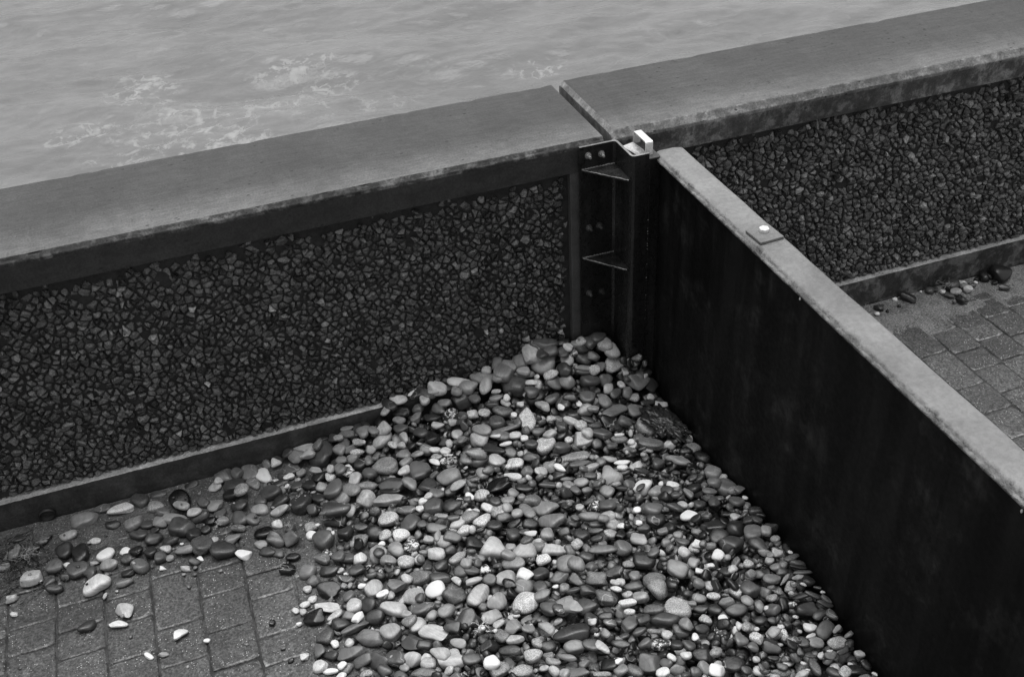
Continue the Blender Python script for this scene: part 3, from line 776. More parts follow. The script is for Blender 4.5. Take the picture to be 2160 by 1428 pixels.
# ------------------------------------------------------------------ pebbles
DATA = """
1562 4048 101 121 66 38 -13 4 -8 60 0; 760 4393 82 112 65 32 6 -7 -54 160 1; 2231 3950 154 93 70 33 -2 1 -48 145 3; 196 5040 35 103 66 38 6 -1 -50 30 1
1364 4387 99 85 75 42 -2 -11 4 175 3; 416 6363 71 115 100 50 -1 -15 36 85 1; -1293 5688 36 89 72 40 6 4 23 175 2; 358 4549 36 103 58 36 7 -8 -37 110 0
-432 5675 34 101 73 38 -3 2 -29 65 3; 1320 4898 112 87 85 51 9 -1 -22 155 2; 793 4151 68 83 71 43 8 0 -22 165 1; 960 4628 97 82 66 32 2 9 -46 75 3
385 5695 108 108 67 41 4 2 -22 70 1; 1992 6333 285 110 105 62 0 9 -23 85 3; 1096 4553 107 93 56 28 11 -2 37 150 0; -1356 6379 31 92 71 34 6 -3 0 120 0
984 4406 89 70 66 37 10 -4 15 75 1; -678 6010 38 101 70 42 -1 -3 -29 75 0; 245 5498 41 83 72 43 12 -8 -36 85 0; 838 6004 104 101 77 34 4 -10 -27 125 3
2779 4261 207 81 68 38 5 8 -166 75 0; 1859 4206 130 81 54 31 12 2 -47 85 3; 2117 3913 142 96 54 33 -9 -2 -28 70 0; 2179 4116 181 70 63 35 3 3 -60 120 3
2840 5679 76 104 90 49 -16 5 -117 130 3; 1895 3654 115 73 63 37 8 -2 -34 70 1; 2710 3887 199 71 64 33 0 0 -55 90 0; 1242 5672 132 93 69 41 5 -5 -8 120 0
763 5669 75 121 57 30 -9 -7 -13 140 2; 1053 5827 117 98 78 42 -7 -5 -91 95 2; 561 4682 71 96 57 32 -5 -2 -34 155 0; 225 4482 24 96 44 23 8 -7 -10 95 0
2203 4394 158 84 71 30 -2 0 -22 55 0; 498 4519 58 72 63 38 -4 5 16 140 0; 1508 4790 120 80 68 37 9 3 -22 135 0; 2281 6429 337 108 101 59 25 -8 -10 135 0
6721 6392 64 100 95 57 2 7 -48 40 0; 2591 5742 128 109 64 37 10 21 -34 40 0; 839 5810 87 99 78 45 5 -6 -34 70 1; 2336 5232 118 82 74 43 2 6 -63 130 2
2368 4225 175 76 57 29 4 3 -55 115 0; -563 5774 37 77 73 38 -14 3 -80 85 3; 1773 5109 133 94 63 37 -1 -11 -29 120 2; 1200 4461 106 68 59 31 11 1 21 125 0
1160 3910 97 82 40 22 11 1 -21 130 3; 599 4377 75 84 58 24 9 -12 -35 75 1; 1774 4973 137 92 58 30 -2 -10 -18 105 0; 1055 5442 105 84 71 36 0 -3 6 75 0
422 5930 87 96 59 31 -9 -14 53 95 0; 732 4606 85 82 55 32 -6 -4 -6 95 0; 2302 5655 150 92 92 42 -1 1 -126 170 1; 169 5912 41 79 75 44 11 -4 -101 65 3
2555 3777 186 75 48 21 13 -3 -22 55 0; 58 4842 25 71 57 28 -2 6 -176 25 1; 1719 4198 122 77 63 27 -1 -12 -22 75 0; -1392 6031 28 83 66 30 9 1 -78 50 0
-1416 5875 29 75 73 32 2 2 -91 85 0; 2950 3618 186 74 59 36 11 -10 168 85 1; 852 4721 89 72 63 28 9 -20 -12 245 0; 624 5783 47 80 69 40 16 3 -57 150 0
2956 6081 210 109 89 44 -31 4 -137 110 1; 2353 3450 148 64 55 26 -3 7 -22 55 3; 2169 5503 144 133 49 25 -8 -13 -21 130 3; -1710 5912 36 77 63 38 -8 6 15 165 1
1962 5970 209 108 61 28 1 14 -90 180 3; 1856 4369 142 73 51 23 8 0 -28 90 3; 146 4897 28 108 39 18 2 14 -15 165 1; 2975 3444 183 66 48 25 8 -6 27 80 0
792 4881 74 90 57 35 10 -26 -26 110 3; 2200 6471 424 96 79 43 4 22 -79 170 1; 2765 4452 201 94 53 27 -5 2 -9 55 1; -1089 6385 29 96 65 28 -12 7 7 210 3
2773 5473 99 103 59 26 -1 6 -27 105 3; 1549 5439 137 91 67 34 6 -14 -24 25 1; 1562 6376 228 83 79 42 3 19 -106 75 1; 724 5485 69 74 67 30 -1 -3 -47 165 3
430 4677 55 62 55 27 13 -12 -12 65 0; 364 5692 36 105 79 38 10 -3 -42 65 1; -1858 6227 28 83 63 27 3 -13 -16 110 1; 1630 5782 168 104 54 33 6 -9 -38 55 1
863 4366 122 63 51 30 4 -5 -34 65 1; 1523 3944 109 65 45 28 7 2 -15 110 0; 48 5598 38 64 64 35 13 -26 1 100 1; 2012 5696 158 82 74 43 -4 -15 1 165 3
1935 6398 362 88 85 46 9 13 -37 115 0; 480 4919 54 67 55 29 16 4 25 145 0; -29 6129 35 95 62 33 6 -14 -31 80 0; 2211 3576 146 69 44 25 1 -1 -22 55 3
-1124 5384 22 74 53 24 5 -1 -43 150 1; 1403 4717 125 81 49 22 9 -12 -24 115 0; 2436 4694 151 69 62 36 -1 3 -22 55 0; 2949 4277 226 71 64 37 -2 1 39 105 0
1173 5386 124 75 58 25 3 -6 5 50 0; 714 4727 79 83 62 28 20 -10 -49 145 0; 1216 4999 110 71 60 37 -6 0 -85 50 1; 2021 3756 130 75 50 29 -12 -11 -44 90 4
481 4304 65 74 51 26 1 -8 -44 80 0; 1774 4515 173 68 48 25 11 6 -58 110 0; 370 4348 37 83 55 29 32 -16 -48 80 0; 863 5378 88 81 65 28 -11 -2 42 85 0
2121 4545 151 64 63 28 -8 6 -73 95 0; 612 4126 80 83 33 17 14 -4 -22 95 3; 2299 6499 475 120 53 27 18 3 -17 80 0; 1916 3966 134 68 57 25 -7 -3 33 90 1
739 4194 120 65 41 20 11 1 -39 150 0; 1613 4199 169 73 49 24 5 -15 -48 140 1; 2652 5858 158 122 54 23 -1 9 16 110 0; 1400 4507 116 64 57 27 20 5 -20 95 0
2821 6252 285 87 68 35 30 7 -3 155 3; 2569 6165 267 79 70 40 5 9 -6 85 1; 2624 3473 160 67 50 29 -18 4 -36 70 1; 1133 4357 106 75 45 24 2 9 13 140 0
1036 4160 98 62 47 24 -2 -4 3 40 1; 620 4864 81 65 56 24 -2 2 -28 110 1; -144 6411 29 87 75 32 3 2 -85 110 0; 298 4664 39 84 39 23 5 -7 10 95 1
-59 5643 29 70 51 26 14 15 -42 85 0; -1012 6208 27 72 66 29 -6 -5 9 120 0; -668 6293 41 98 75 45 3 -2 -70 25 0; 1046 3971 82 64 56 34 0 0 2 125 3
-947 6423 29 83 54 31 1 8 -40 80 3; 868 4516 102 62 46 20 14 2 17 110 0; 2877 4375 206 65 62 37 10 -13 -121 55 0; 1992 4578 156 97 38 18 0 -3 -22 95 0
-1563 5970 31 66 56 34 -5 -4 -15 95 1; 570 4257 69 54 49 30 6 -12 8 155 0; 96 4673 24 62 53 24 0 -13 -22 90 3; 283 4391 32 68 40 22 14 -20 -1 90 0
948 5018 103 69 56 25 1 -4 -41 165 0; 2995 3341 174 63 44 23 20 6 -2 155 3; 1731 4574 130 78 66 30 10 -8 -36 115 5; 1559 5929 176 78 64 38 11 -5 -41 155 0
1284 5817 152 76 61 31 1 -1 -8 50 4; 1489 4281 116 65 61 28 4 -6 -95 85 0; 1696 4707 139 85 45 25 -6 -1 -26 155 0; 1270 3985 101 60 41 26 7 -5 -10 155 3
2731 4347 211 68 56 25 0 2 -161 65 0; 1231 4234 106 62 56 24 13 1 -165 120 1; 880 6267 137 92 53 32 8 -18 26 155 0; 1739 6034 204 70 66 38 1 2 -109 85 3
1007 4014 127 55 48 26 -8 1 -55 240 0; 736 5047 80 67 55 27 -2 -7 -15 175 3; 1429 4581 147 63 52 27 -5 0 4 200 1; -1492 6092 32 63 60 34 7 0 -84 60 0
2254 4557 164 68 51 23 1 -5 -49 140 1; 1632 6415 304 76 60 35 13 1 -7 135 0; 91 5256 29 61 56 30 6 -15 -23 115 0; 3040 4807 135 93 70 42 -2 0 -65 100 0
2993 3137 162 70 47 22 -9 -4 -21 50 1; 811 5157 81 62 59 31 5 -5 -91 70 4; 706 5186 72 65 52 29 0 1 -82 125 0; 226 5216 20 70 45 22 7 -4 -29 70 1
-253 6085 38 86 63 34 9 -20 -67 70 1; 415 4795 50 57 56 27 21 4 -86 60 0; -48 6344 27 88 56 26 8 2 -69 215 0; 211 5342 25 69 52 27 2 -6 -56 105 1
1403 6491 309 81 68 39 2 19 -3 200 0; 2455 4769 180 69 53 30 -3 1 -22 100 0; 1990 3948 166 61 46 22 6 -3 -167 65 1; 2487 6021 217 69 62 37 1 14 -80 95 5
2196 4210 152 77 69 34 10 -5 -157 110 3; -271 6306 32 81 72 34 10 0 0 70 0; 203 4730 24 66 45 27 -2 2 -28 65 0; 1416 4141 118 71 35 20 4 2 -62 130 1
3047 5007 102 68 67 40 3 -8 -118 120 0; 1067 5657 123 69 63 27 2 7 32 65 1; -996 5761 27 69 52 30 -9 1 -53 100 0; 223 6369 88 69 68 33 13 -4 -59 115 1
1423 6251 202 74 60 27 14 -24 -13 90 4; 1597 5977 228 80 53 23 12 -5 -52 125 0; 2392 6255 351 72 58 34 14 10 -78 65 1; 2505 5058 120 78 62 38 7 4 -153 245 5
910 4791 108 76 43 20 -1 4 -28 70 0; 415 5504 32 67 60 34 3 -11 -82 65 1; 2476 3575 164 53 52 24 -5 7 -73 110 1; 325 4840 35 59 54 29 10 -9 -74 165 0
908 4103 99 63 38 16 2 2 -9 85 0; 2830 5856 109 80 62 30 13 16 10 110 0; 386 4252 56 53 42 21 14 5 -62 75 0; 2243 3446 141 56 40 23 8 15 -32 210 1
1641 4472 134 62 43 19 10 -10 -24 85 1; 1712 5197 152 69 59 36 -10 1 -36 100 3; 768 5292 81 59 58 25 4 -3 -83 205 3; 1797 3640 125 54 41 20 10 1 -57 90 3
1673 3737 114 60 46 24 -11 -8 -14 35 0; 1604 5661 161 70 59 30 1 10 13 160 1; 1649 5109 152 85 41 18 4 0 -75 110 0; -274 5950 26 63 56 27 8 10 -90 80 0
2882 5228 97 102 49 22 -19 -5 -50 130 0; 1311 4619 108 68 61 37 7 -8 -10 135 0; 1772 6388 304 80 51 23 -7 -16 64 160 0; 1534 4569 122 63 56 30 -10 11 19 70 0
-1212 5950 28 65 57 30 -11 -1 39 215 0; 1235 6089 168 69 63 35 1 -5 -86 45 0; 2922 4163 244 65 46 21 7 -4 -64 80 0; 1146 4072 101 70 34 19 -1 -11 -25 70 3
1816 6108 229 80 50 30 7 8 -22 95 3; -121 5988 22 65 47 21 15 4 -21 125 0; 2087 3984 167 68 36 20 -1 -2 -22 90 3; -1196 5848 23 63 44 24 16 -4 -23 130 0
-321 6434 40 72 65 40 21 -11 -12 95 1; 1087 5085 140 65 42 23 7 7 -34 90 0; 1329 5160 131 71 44 24 13 -2 17 180 3; 1140 4196 103 56 50 22 2 -15 -57 110 3
2056 4123 146 56 46 28 2 -10 -48 140 0; 538 5873 84 78 55 23 1 -11 -53 125 0; -1361 5349 17 63 40 18 3 8 19 60 0; 1208 4649 120 52 46 19 15 7 -56 70 0
665 4489 83 57 53 29 6 -3 -65 160 0; 1377 4009 111 54 42 19 9 -7 -23 50 0; 2608 5966 193 68 53 25 0 19 -81 115 0; 2173 3779 154 61 46 21 9 2 -9 75 1
2041 4894 148 89 39 24 9 3 -22 105 0; 2116 5625 162 75 55 31 0 11 -8 90 0; 2179 4918 183 67 49 25 -7 -16 -20 85 0; 653 5858 94 85 40 22 11 0 -29 115 3
-983 6076 21 75 43 23 -1 1 -22 75 0; 605 5409 49 63 60 31 11 -6 -10 50 0; 2833 3697 201 48 41 23 -7 14 -123 35 1; -610 5914 31 63 52 31 -8 5 7 55 1
2206 3786 196 45 44 26 10 -10 -49 115 1; 8 5916 34 78 42 26 12 -22 -20 160 0; 1786 6482 295 109 64 30 8 5 -30 130 0; 1771 4303 135 59 42 24 -2 -1 -35 60 1
2288 6225 290 66 64 34 -13 22 -116 95 0; -889 5976 25 54 49 26 5 13 -21 75 1; -134 5746 22 69 54 24 -7 -1 -1 20 0; 1488 4954 131 56 52 29 -4 -4 -87 75 0
2657 4627 174 60 51 23 -3 -16 -21 250 0; 1626 4995 140 61 43 24 10 11 -20 45 0; 1489 5739 215 83 37 22 11 15 -20 130 0; 2778 3244 167 63 30 18 4 1 -85 95 3
1985 4372 150 64 39 20 -1 -12 -9 75 0; 1475 4378 142 61 38 21 0 -10 3 110 0; 1466 3766 103 81 33 14 3 -17 -23 100 0; 446 5235 31 54 51 29 9 -10 -24 175 1
2451 5664 149 81 57 31 -13 7 -47 85 0; 2384 6199 285 75 59 33 28 -1 -47 120 0; 17 4462 23 52 43 21 8 -20 -24 190 0; 1014 5229 115 76 39 18 10 0 -22 95 0
1736 4405 142 66 34 16 13 4 -58 75 1; 665 4310 105 51 39 23 5 10 -21 55 0; 1094 6446 208 67 55 24 9 4 -37 50 0; 2779 6347 434 64 64 34 7 8 -72 160 3
-419 6166 26 59 59 28 -7 -4 -80 120 1; 23 5993 45 76 47 25 5 -16 -2 55 0; 631 5104 65 65 44 27 -12 9 -42 125 0; 1796 3841 135 64 29 13 10 -2 -32 60 0
1399 5392 142 58 51 25 2 1 12 155 3; 870 4246 97 58 34 16 22 -9 -43 135 0; -554 6082 26 72 46 23 17 -13 -4 75 0; -1463 6260 24 66 46 26 1 -8 -5 140 0
6221 6420 51 71 70 42 5 11 -128 60 0; -219 6183 82 57 53 29 3 -2 -22 140 3; 2120 4971 140 74 54 32 -5 2 -22 75 4; 1263 5234 127 76 45 26 1 -2 -2 120 3
-853 6318 25 72 52 28 -6 4 -29 140 3; 1166 5211 118 66 44 23 6 -15 4 150 0; 958 5736 116 67 44 23 -3 11 -59 120 0; -1328 5824 28 53 50 29 0 2 -22 80 0
-1566 5775 20 59 40 21 2 10 -21 60 3; 1626 3911 122 58 42 18 -1 5 -22 80 0; 3039 6037 169 64 63 30 -26 20 -137 60 1; 1395 5759 170 59 48 28 12 -2 -37 110 1
1723 3677 115 49 43 26 10 5 -167 120 0; 1071 4918 114 72 41 21 -1 8 34 140 3; -301 5598 19 62 44 21 -2 2 -45 215 1; 708 5989 82 62 57 34 -14 -3 -47 90 0
1237 6507 300 80 51 31 6 -4 8 70 1; 2049 4213 160 65 32 14 5 -6 -22 85 0; 1311 4546 136 60 34 17 14 -1 -35 40 1; 1700 4863 141 52 46 25 -7 4 -112 125 0
654 4181 82 51 38 22 1 3 -9 145 0; 2337 6423 447 66 64 33 2 22 -117 95 0; 866 5498 97 67 37 23 6 -3 -23 95 0; 2998 3547 201 50 37 16 -5 10 -170 80 1
626 4516 116 51 38 19 1 -10 4 115 3; 2860 3886 229 55 40 17 -2 4 -22 120 0; 1912 4761 146 57 51 26 -1 -1 -60 65 0; -147 5563 16 68 38 17 9 -3 -40 65 0
451 5880 34 85 72 36 9 -6 -48 130 0; 913 6312 201 62 57 29 -9 -18 18 165 0; -832 6132 29 55 51 26 14 -13 -25 130 1; 46 4575 21 52 40 21 12 -9 -64 95 1
944 4891 109 54 41 20 2 2 5 60 0; 1476 5126 141 59 39 21 14 2 -8 75 0; 1857 5599 172 69 38 22 12 -4 -23 85 0; 2597 6359 358 84 74 37 0 15 -77 75 0
1598 4662 135 50 49 23 -7 -10 -21 190 3; 1594 6501 299 108 52 27 3 17 -17 205 0; 2088 6484 346 80 71 36 10 23 -112 115 2; 3046 5329 73 71 49 30 7 4 -22 120 3
2558 3542 184 43 39 24 2 -10 -48 195 3; 1724 5584 169 64 48 22 7 -2 -23 175 3; 1493 4451 125 54 51 24 1 -11 3 75 0; 2574 4959 134 65 56 28 6 -9 -155 130 0
2243 5083 144 59 50 23 7 1 -56 115 0; 1392 5080 138 61 43 20 -6 -1 -22 60 0; 2432 3833 178 49 37 22 6 -7 -55 55 0; 2401 5877 238 62 50 29 20 3 -22 130 1
-33 5339 21 59 41 23 -8 0 -28 35 0; 2803 3413 180 56 39 18 4 -3 -35 60 1; 3064 5198 89 73 43 26 5 0 -66 40 0; 2920 5579 78 60 56 27 -4 -8 -152 150 0
1265 5522 171 63 37 19 -10 16 -177 130 0; 2876 3388 175 48 40 24 -9 11 -30 135 0; 3014 4611 192 61 43 21 -7 -5 -51 95 0; 2686 3549 184 49 35 16 -2 12 -160 135 0
-792 5055 19 51 39 20 -2 8 33 205 1; 2677 5723 153 60 49 27 0 13 -38 95 0; 163 6319 32 79 60 35 -1 -4 -36 95 1; -732 6129 26 88 47 26 -5 6 -29 125 0
-356 5773 19 59 47 21 1 -4 -1 105 0; 1166 6180 175 64 50 29 1 -9 -50 75 0; 1088 6503 285 75 47 24 1 -6 -31 195 0; 506 5398 41 57 45 25 2 -6 -57 120 3
301 5927 24 67 45 27 -1 -2 -47 60 0; 1003 6482 273 79 45 23 6 1 -74 65 0; 2068 6146 317 58 56 30 -10 -3 -103 90 0; 2652 4200 207 44 43 25 20 8 -115 240 0
1536 4217 155 52 36 21 0 0 -58 75 0; 1870 4478 143 46 41 24 7 1 -59 90 1; 3059 5451 72 55 53 23 2 2 -8 230 1; 2272 6422 442 64 55 32 1 10 -92 80 1
2216 6085 254 64 43 24 13 -9 18 95 0; 1205 4141 108 63 35 18 -12 -7 -20 160 0; 269 6094 27 65 49 29 -1 -1 -57 55 1; 2613 4742 165 66 39 20 -6 8 -37 75 3
319 5291 55 49 48 22 4 -7 -56 90 0; -1168 5289 17 66 33 18 -11 -3 -21 210 1; 2575 3285 162 59 25 13 25 -1 -22 105 3; 2816 6294 395 65 55 31 7 29 -75 165 0
-127 6281 22 64 39 22 3 10 -64 110 0; 2106 5230 153 57 39 17 13 -4 -23 120 0; 315 6344 116 58 56 25 1 -13 -36 170 1; 1961 4109 147 64 29 17 -7 -8 -21 190 0
1454 3884 119 62 24 13 9 -4 -40 115 0; -855 5786 23 49 44 25 7 4 23 85 0; 548 6274 141 58 44 20 15 1 -42 125 0; -684 5793 27 71 47 22 -9 -16 -26 130 0
2151 4767 149 52 52 27 -6 1 -107 140 0; 2515 3506 167 44 41 19 -5 8 -22 95 1; 2915 3139 187 44 32 17 -3 1 -158 165 3; -778 5924 23 64 42 24 -5 -11 -21 75 3
1702 5325 160 71 36 16 -2 4 -30 45 0; 759 6359 184 56 53 23 7 2 -72 120 0; 2093 6148 259 84 61 32 11 -1 7 50 0; 2643 3807 201 44 34 16 14 8 -59 125 0
1731 5700 176 52 45 20 11 17 -69 70 0; 2656 6302 384 53 48 21 27 7 -20 95 0; -188 5912 22 56 42 19 5 15 -34 105 0; 2871 3167 162 56 35 21 -1 -1 -54 75 0
363 6137 48 58 46 24 9 -9 13 45 1; 2900 3490 191 45 33 19 2 -2 -28 210 0; 1784 5477 155 51 47 28 11 16 9 100 1; 2292 3742 164 49 31 17 20 10 -18 65 0
987 6033 143 55 45 22 12 -8 -9 115 0; 590 5981 68 61 54 27 11 -3 -90 165 1; 1755 5934 204 129 26 14 1 -10 -8 110 0; 1845 4669 175 44 41 20 4 -10 3 145 3
2167 5411 160 90 32 14 -9 4 -2 95 0; 1671 5470 161 69 36 20 3 -8 -47 185 0; -659 6195 80 67 37 17 6 -3 -46 140 0; 2379 3949 183 48 31 18 8 1 -35 120 0
408 5133 41 55 42 18 11 -2 178 75 0; -1216 6442 24 70 47 24 -10 -7 -33 100 0; 1867 4570 145 51 40 23 -6 4 -42 70 0; 1941 3559 139 47 32 14 0 -4 -10 195 0
3066 3787 230 42 42 19 -3 -1 -122 55 3; 294 6439 93 117 48 21 9 -7 -18 160 0; 2908 3275 175 44 36 17 -2 2 -34 105 1; 1056 4793 112 47 45 23 12 -7 -10 90 0
102 4520 20 52 34 17 10 -15 -36 70 0; 1039 6283 181 63 46 21 2 -5 -37 95 0; 664 5345 71 49 37 16 19 -6 23 155 3; 2337 5651 211 48 46 24 -17 10 -145 150 0
2271 6261 346 63 38 18 20 -14 3 165 3; 1680 3866 132 56 29 14 -13 6 -64 170 0; 1105 5547 127 58 45 22 -4 2 -42 100 0; 335 4703 75 54 31 18 2 -1 41 225 1
-822 6448 17 64 39 18 6 -6 -23 80 0; -1083 5856 22 47 41 23 15 -5 -23 70 3; 577 5229 41 72 67 34 24 0 -89 140 0; -289 6216 38 77 54 27 -11 -9 -6 45 0
2170 3671 155 44 35 16 -7 2 -47 80 0; 1735 5879 198 60 47 21 10 6 -14 105 0; 2748 4573 188 51 39 24 -1 -9 -50 80 0; 1592 6191 222 54 51 30 -4 4 -7 185 1
2062 5744 215 50 46 21 -7 7 -162 150 1; 1934 3793 133 49 34 21 -8 -16 -19 95 0; 1791 4069 135 51 32 18 10 -6 -23 50 0; -914 5856 25 46 45 27 -6 -1 30 60 0
2642 3648 187 45 31 19 0 -5 -22 50 0; 505 6113 98 54 45 25 10 3 -58 110 0; 2971 4840 182 52 41 24 -5 -4 -22 110 0; 1107 4670 123 62 26 15 5 2 2 155 0
-1108 5649 17 57 33 20 -5 0 -5 110 1; 6579 6431 43 62 56 33 -3 8 -129 30 0; 2631 4911 165 53 45 23 2 -15 -64 75 0; 1174 6334 201 54 49 25 3 -5 -7 115 1
1178 5129 118 57 43 26 -8 7 23 195 3; 1126 4768 120 58 39 19 -12 1 -35 90 0; 118 5155 25 44 43 26 1 -18 31 95 1; 487 5637 107 51 45 24 17 12 -114 135 1
-802 6239 23 57 44 21 -3 12 -29 95 0; 1289 6279 212 73 36 20 1 1 -23 55 0; -409 6357 20 57 49 21 -7 -8 17 170 0; 1797 4666 139 50 43 26 16 8 -20 90 0
1362 3893 113 51 28 14 4 -7 -40 130 0; -1158 6251 18 56 38 19 -3 10 -8 60 0; 1347 3827 108 41 33 15 18 9 -53 145 0; 2693 6137 248 52 51 30 -11 25 -91 95 1
2163 5764 229 51 44 24 2 10 -98 75 1; 1463 5202 136 62 55 29 5 1 -70 135 3; 1494 5732 162 71 54 30 -2 -6 20 90 0; -1015 5905 25 49 49 28 1 -7 -74 50 1
-1822 6376 15 61 38 16 -9 0 -15 85 0; 1464 5273 165 52 39 19 1 2 -49 60 0; -228 6398 65 50 44 23 2 12 -72 90 0; 1987 3608 138 40 34 15 14 -16 -50 85 0
1103 4816 148 45 39 19 6 -8 -48 130 0; 1955 5466 160 54 48 23 8 -11 -24 125 3; 326 5102 16 60 31 18 4 3 -28 70 3; 1383 4770 158 49 36 22 -8 8 -48 125 0
524 5505 52 56 35 16 4 2 -22 65 0; 1417 6037 195 52 44 19 11 -7 41 155 0; 5760 6419 41 75 44 26 0 15 -47 45 0; 702 4883 93 45 32 15 12 11 -32 150 0
2295 3560 158 43 32 17 -12 -2 -159 130 3; 1991 6431 397 73 42 19 13 6 -52 120 0; 2683 6064 219 56 44 27 29 0 14 155 0; 2776 4699 171 56 41 22 7 -11 -166 75 0
3066 3515 206 45 30 13 7 -1 -69 75 0; 1357 6353 219 58 49 28 12 9 -69 85 0; 2124 6037 244 63 39 22 4 3 -52 140 0; 585 5183 90 42 40 19 1 7 -104 75 0
1324 6456 304 66 53 23 0 16 -23 95 0; 563 6089 76 54 46 23 10 12 -87 80 4; 2278 4394 195 48 34 15 5 10 -165 85 0; 2749 3439 201 50 23 13 10 4 -27 75 0
1906 5722 186 54 40 22 -1 -3 -37 80 0; 2345 6022 272 57 37 20 15 7 -29 60 0; 1025 5094 110 61 45 23 8 -6 -59 140 0; 2163 5742 183 60 56 25 1 -6 6 45 1
2326 5888 204 68 49 24 2 0 -23 45 0; 662 6102 100 51 46 20 3 -7 7 60 0; 2121 3485 142 36 32 17 10 19 -18 80 0; 2329 5769 193 50 48 29 10 8 8 165 3
2084 6354 374 54 47 20 4 0 -15 150 0; -1909 6118 22 71 40 23 -9 -7 -33 130 3; 62 6198 22 66 39 23 7 -7 -9 60 0; 1872 5436 164 52 42 18 6 10 -7 155 0
2500 4415 195 51 32 16 -1 6 -36 90 1; 1794 4012 136 46 28 15 5 5 -21 90 0; -570 6454 18 61 33 16 8 -12 7 60 1; 191 4820 19 56 33 17 -23 -7 14 170 0
951 5869 128 61 38 21 1 2 30 170 0; 2746 6410 473 68 48 23 13 -7 14 80 0; -396 5977 24 48 43 25 -14 3 -23 120 0; 1813 4831 148 45 33 18 20 -9 -12 70 0
2821 6006 184 55 41 24 -13 16 -118 110 0; 2486 4574 173 47 47 23 -17 1 41 50 0; 2280 6021 231 63 54 27 13 -14 -26 80 0; 2556 5570 139 61 44 22 -8 2 -23 120 3
1937 3884 141 48 29 16 -11 -9 -2 80 0; 198 5678 20 49 42 22 -3 -4 -1 145 3; 1042 4999 112 42 38 23 2 0 5 65 0; 2589 3302 189 40 26 15 8 3 -34 85 1
22 5437 17 50 33 19 -1 1 -15 35 0; -106 6075 25 48 46 25 7 -6 7 85 0; 1912 6498 392 66 47 25 1 20 -108 95 0; 772 4520 102 39 34 17 8 4 11 120 0
2355 3871 181 46 28 12 4 -9 -22 65 0; 349 6030 36 45 43 23 16 7 -20 130 0; 1223 6420 218 53 41 23 7 -14 21 95 0; 579 6345 106 83 72 31 11 -8 -97 105 1
3065 4451 219 50 42 25 -4 -3 -29 60 0; 1547 4846 162 52 32 16 1 1 17 85 3; 3021 4230 264 40 38 21 -2 -1 -120 140 0; 2433 6395 417 55 45 27 4 13 -84 90 0
2628 6200 331 47 44 19 19 1 -23 165 3; 2724 5248 108 59 46 26 8 10 52 90 0; 917 6427 181 68 42 25 14 1 41 35 0; 650 6411 154 73 35 16 17 -6 -32 110 0
-506 6231 16 56 37 17 5 1 -67 95 1; 3053 3135 190 36 28 15 3 12 -80 35 0; 1606 3687 126 60 18 9 14 -1 -22 120 3; -1844 5790 20 39 36 22 -3 5 -22 160 1
2103 3702 145 46 36 21 -12 -7 -33 55 0; 2048 4808 159 59 31 15 -2 1 -9 75 0; 1573 5126 143 44 44 24 -7 -5 -22 135 0; 2427 5740 183 60 38 22 8 7 -7 80 3
-584 6112 59 56 37 17 2 -9 -22 160 0; -28 5809 16 46 41 17 -8 1 -100 190 1; 2468 4324 193 45 38 18 10 4 -61 165 0; 2453 6365 363 58 54 25 1 27 -105 185 0
1525 5038 143 57 29 14 2 -17 4 40 3; -928 6156 20 55 36 19 2 -4 -22 75 0; 1419 6360 256 60 40 19 2 -11 -23 120 0; 311 4937 32 43 39 20 -17 -18 23 100 0
2091 4288 161 40 39 18 -8 7 -36 115 0; 2092 4691 162 50 33 15 1 3 -42 130 0; 2767 4836 158 60 29 17 -1 -1 -86 120 0; 986 5947 141 53 34 18 11 -3 14 115 0
2372 5565 155 43 41 19 -12 14 -116 85 0; 2967 3711 207 69 23 10 -1 -22 -25 60 0; 1401 3790 110 37 33 17 -10 -4 24 145 0; 1557 5260 148 57 37 22 -2 -4 -22 120 0
3055 3973 256 59 25 12 -1 2 4 95 3; 1677 6149 233 49 44 19 1 12 -37 165 3; 2837 4882 138 58 43 26 22 -4 -166 60 0; 2548 3644 181 36 29 17 0 9 -135 125 3
2396 3377 158 36 29 14 6 11 -21 75 0; 1653 6315 257 53 44 20 0 1 -77 100 0; 1522 5181 167 44 36 19 -1 9 -79 130 0; 1763 6206 249 55 40 23 1 -2 -23 70 0
-634 5658 18 47 29 13 9 22 -31 70 0; 373 5277 24 61 50 23 -17 -4 -33 90 0; 1984 5357 159 56 39 18 2 -8 -6 55 0; -303 5866 21 61 35 20 -24 5 -24 110 3
2646 6395 461 68 40 24 16 9 -59 85 0; 1206 5537 133 57 45 25 -2 -7 -93 60 1; 1614 4781 138 46 39 23 -7 -13 -86 125 0; 2277 5833 199 72 35 17 2 9 -45 165 0
2344 3788 175 41 28 15 7 -3 -54 150 3; 3069 3601 212 56 21 11 13 12 -39 60 0; 2721 6014 198 62 38 21 23 2 30 90 0; 74 4405 14 54 21 12 8 -12 -20 215 0
3026 3677 232 55 19 10 11 6 -48 65 0; 1519 5575 187 51 32 15 20 6 8 90 0; 403 6398 140 52 35 21 -3 -17 53 100 0; 2609 6400 431 73 63 29 32 -8 28 70 0
1325 4049 117 39 35 16 -7 -1 -85 130 3; -489 6018 21 55 36 20 -6 -11 -21 25 1; 2470 3922 195 47 25 14 5 5 -28 175 3; 2959 5911 102 75 27 16 21 0 0 60 0
1271 6411 293 48 40 23 10 8 -60 165 0; 95 6012 23 73 50 24 12 -4 6 60 0; 1889 6391 362 71 58 34 12 6 -108 130 0; 2124 3612 149 37 29 17 6 6 -178 170 0
2685 3232 163 47 21 12 7 -14 -6 160 0; 2479 4215 195 36 36 21 6 -3 -49 130 0; 1612 5316 156 41 40 17 8 3 18 115 0; 1590 4263 115 73 73 31 9 -6 -88 125 0
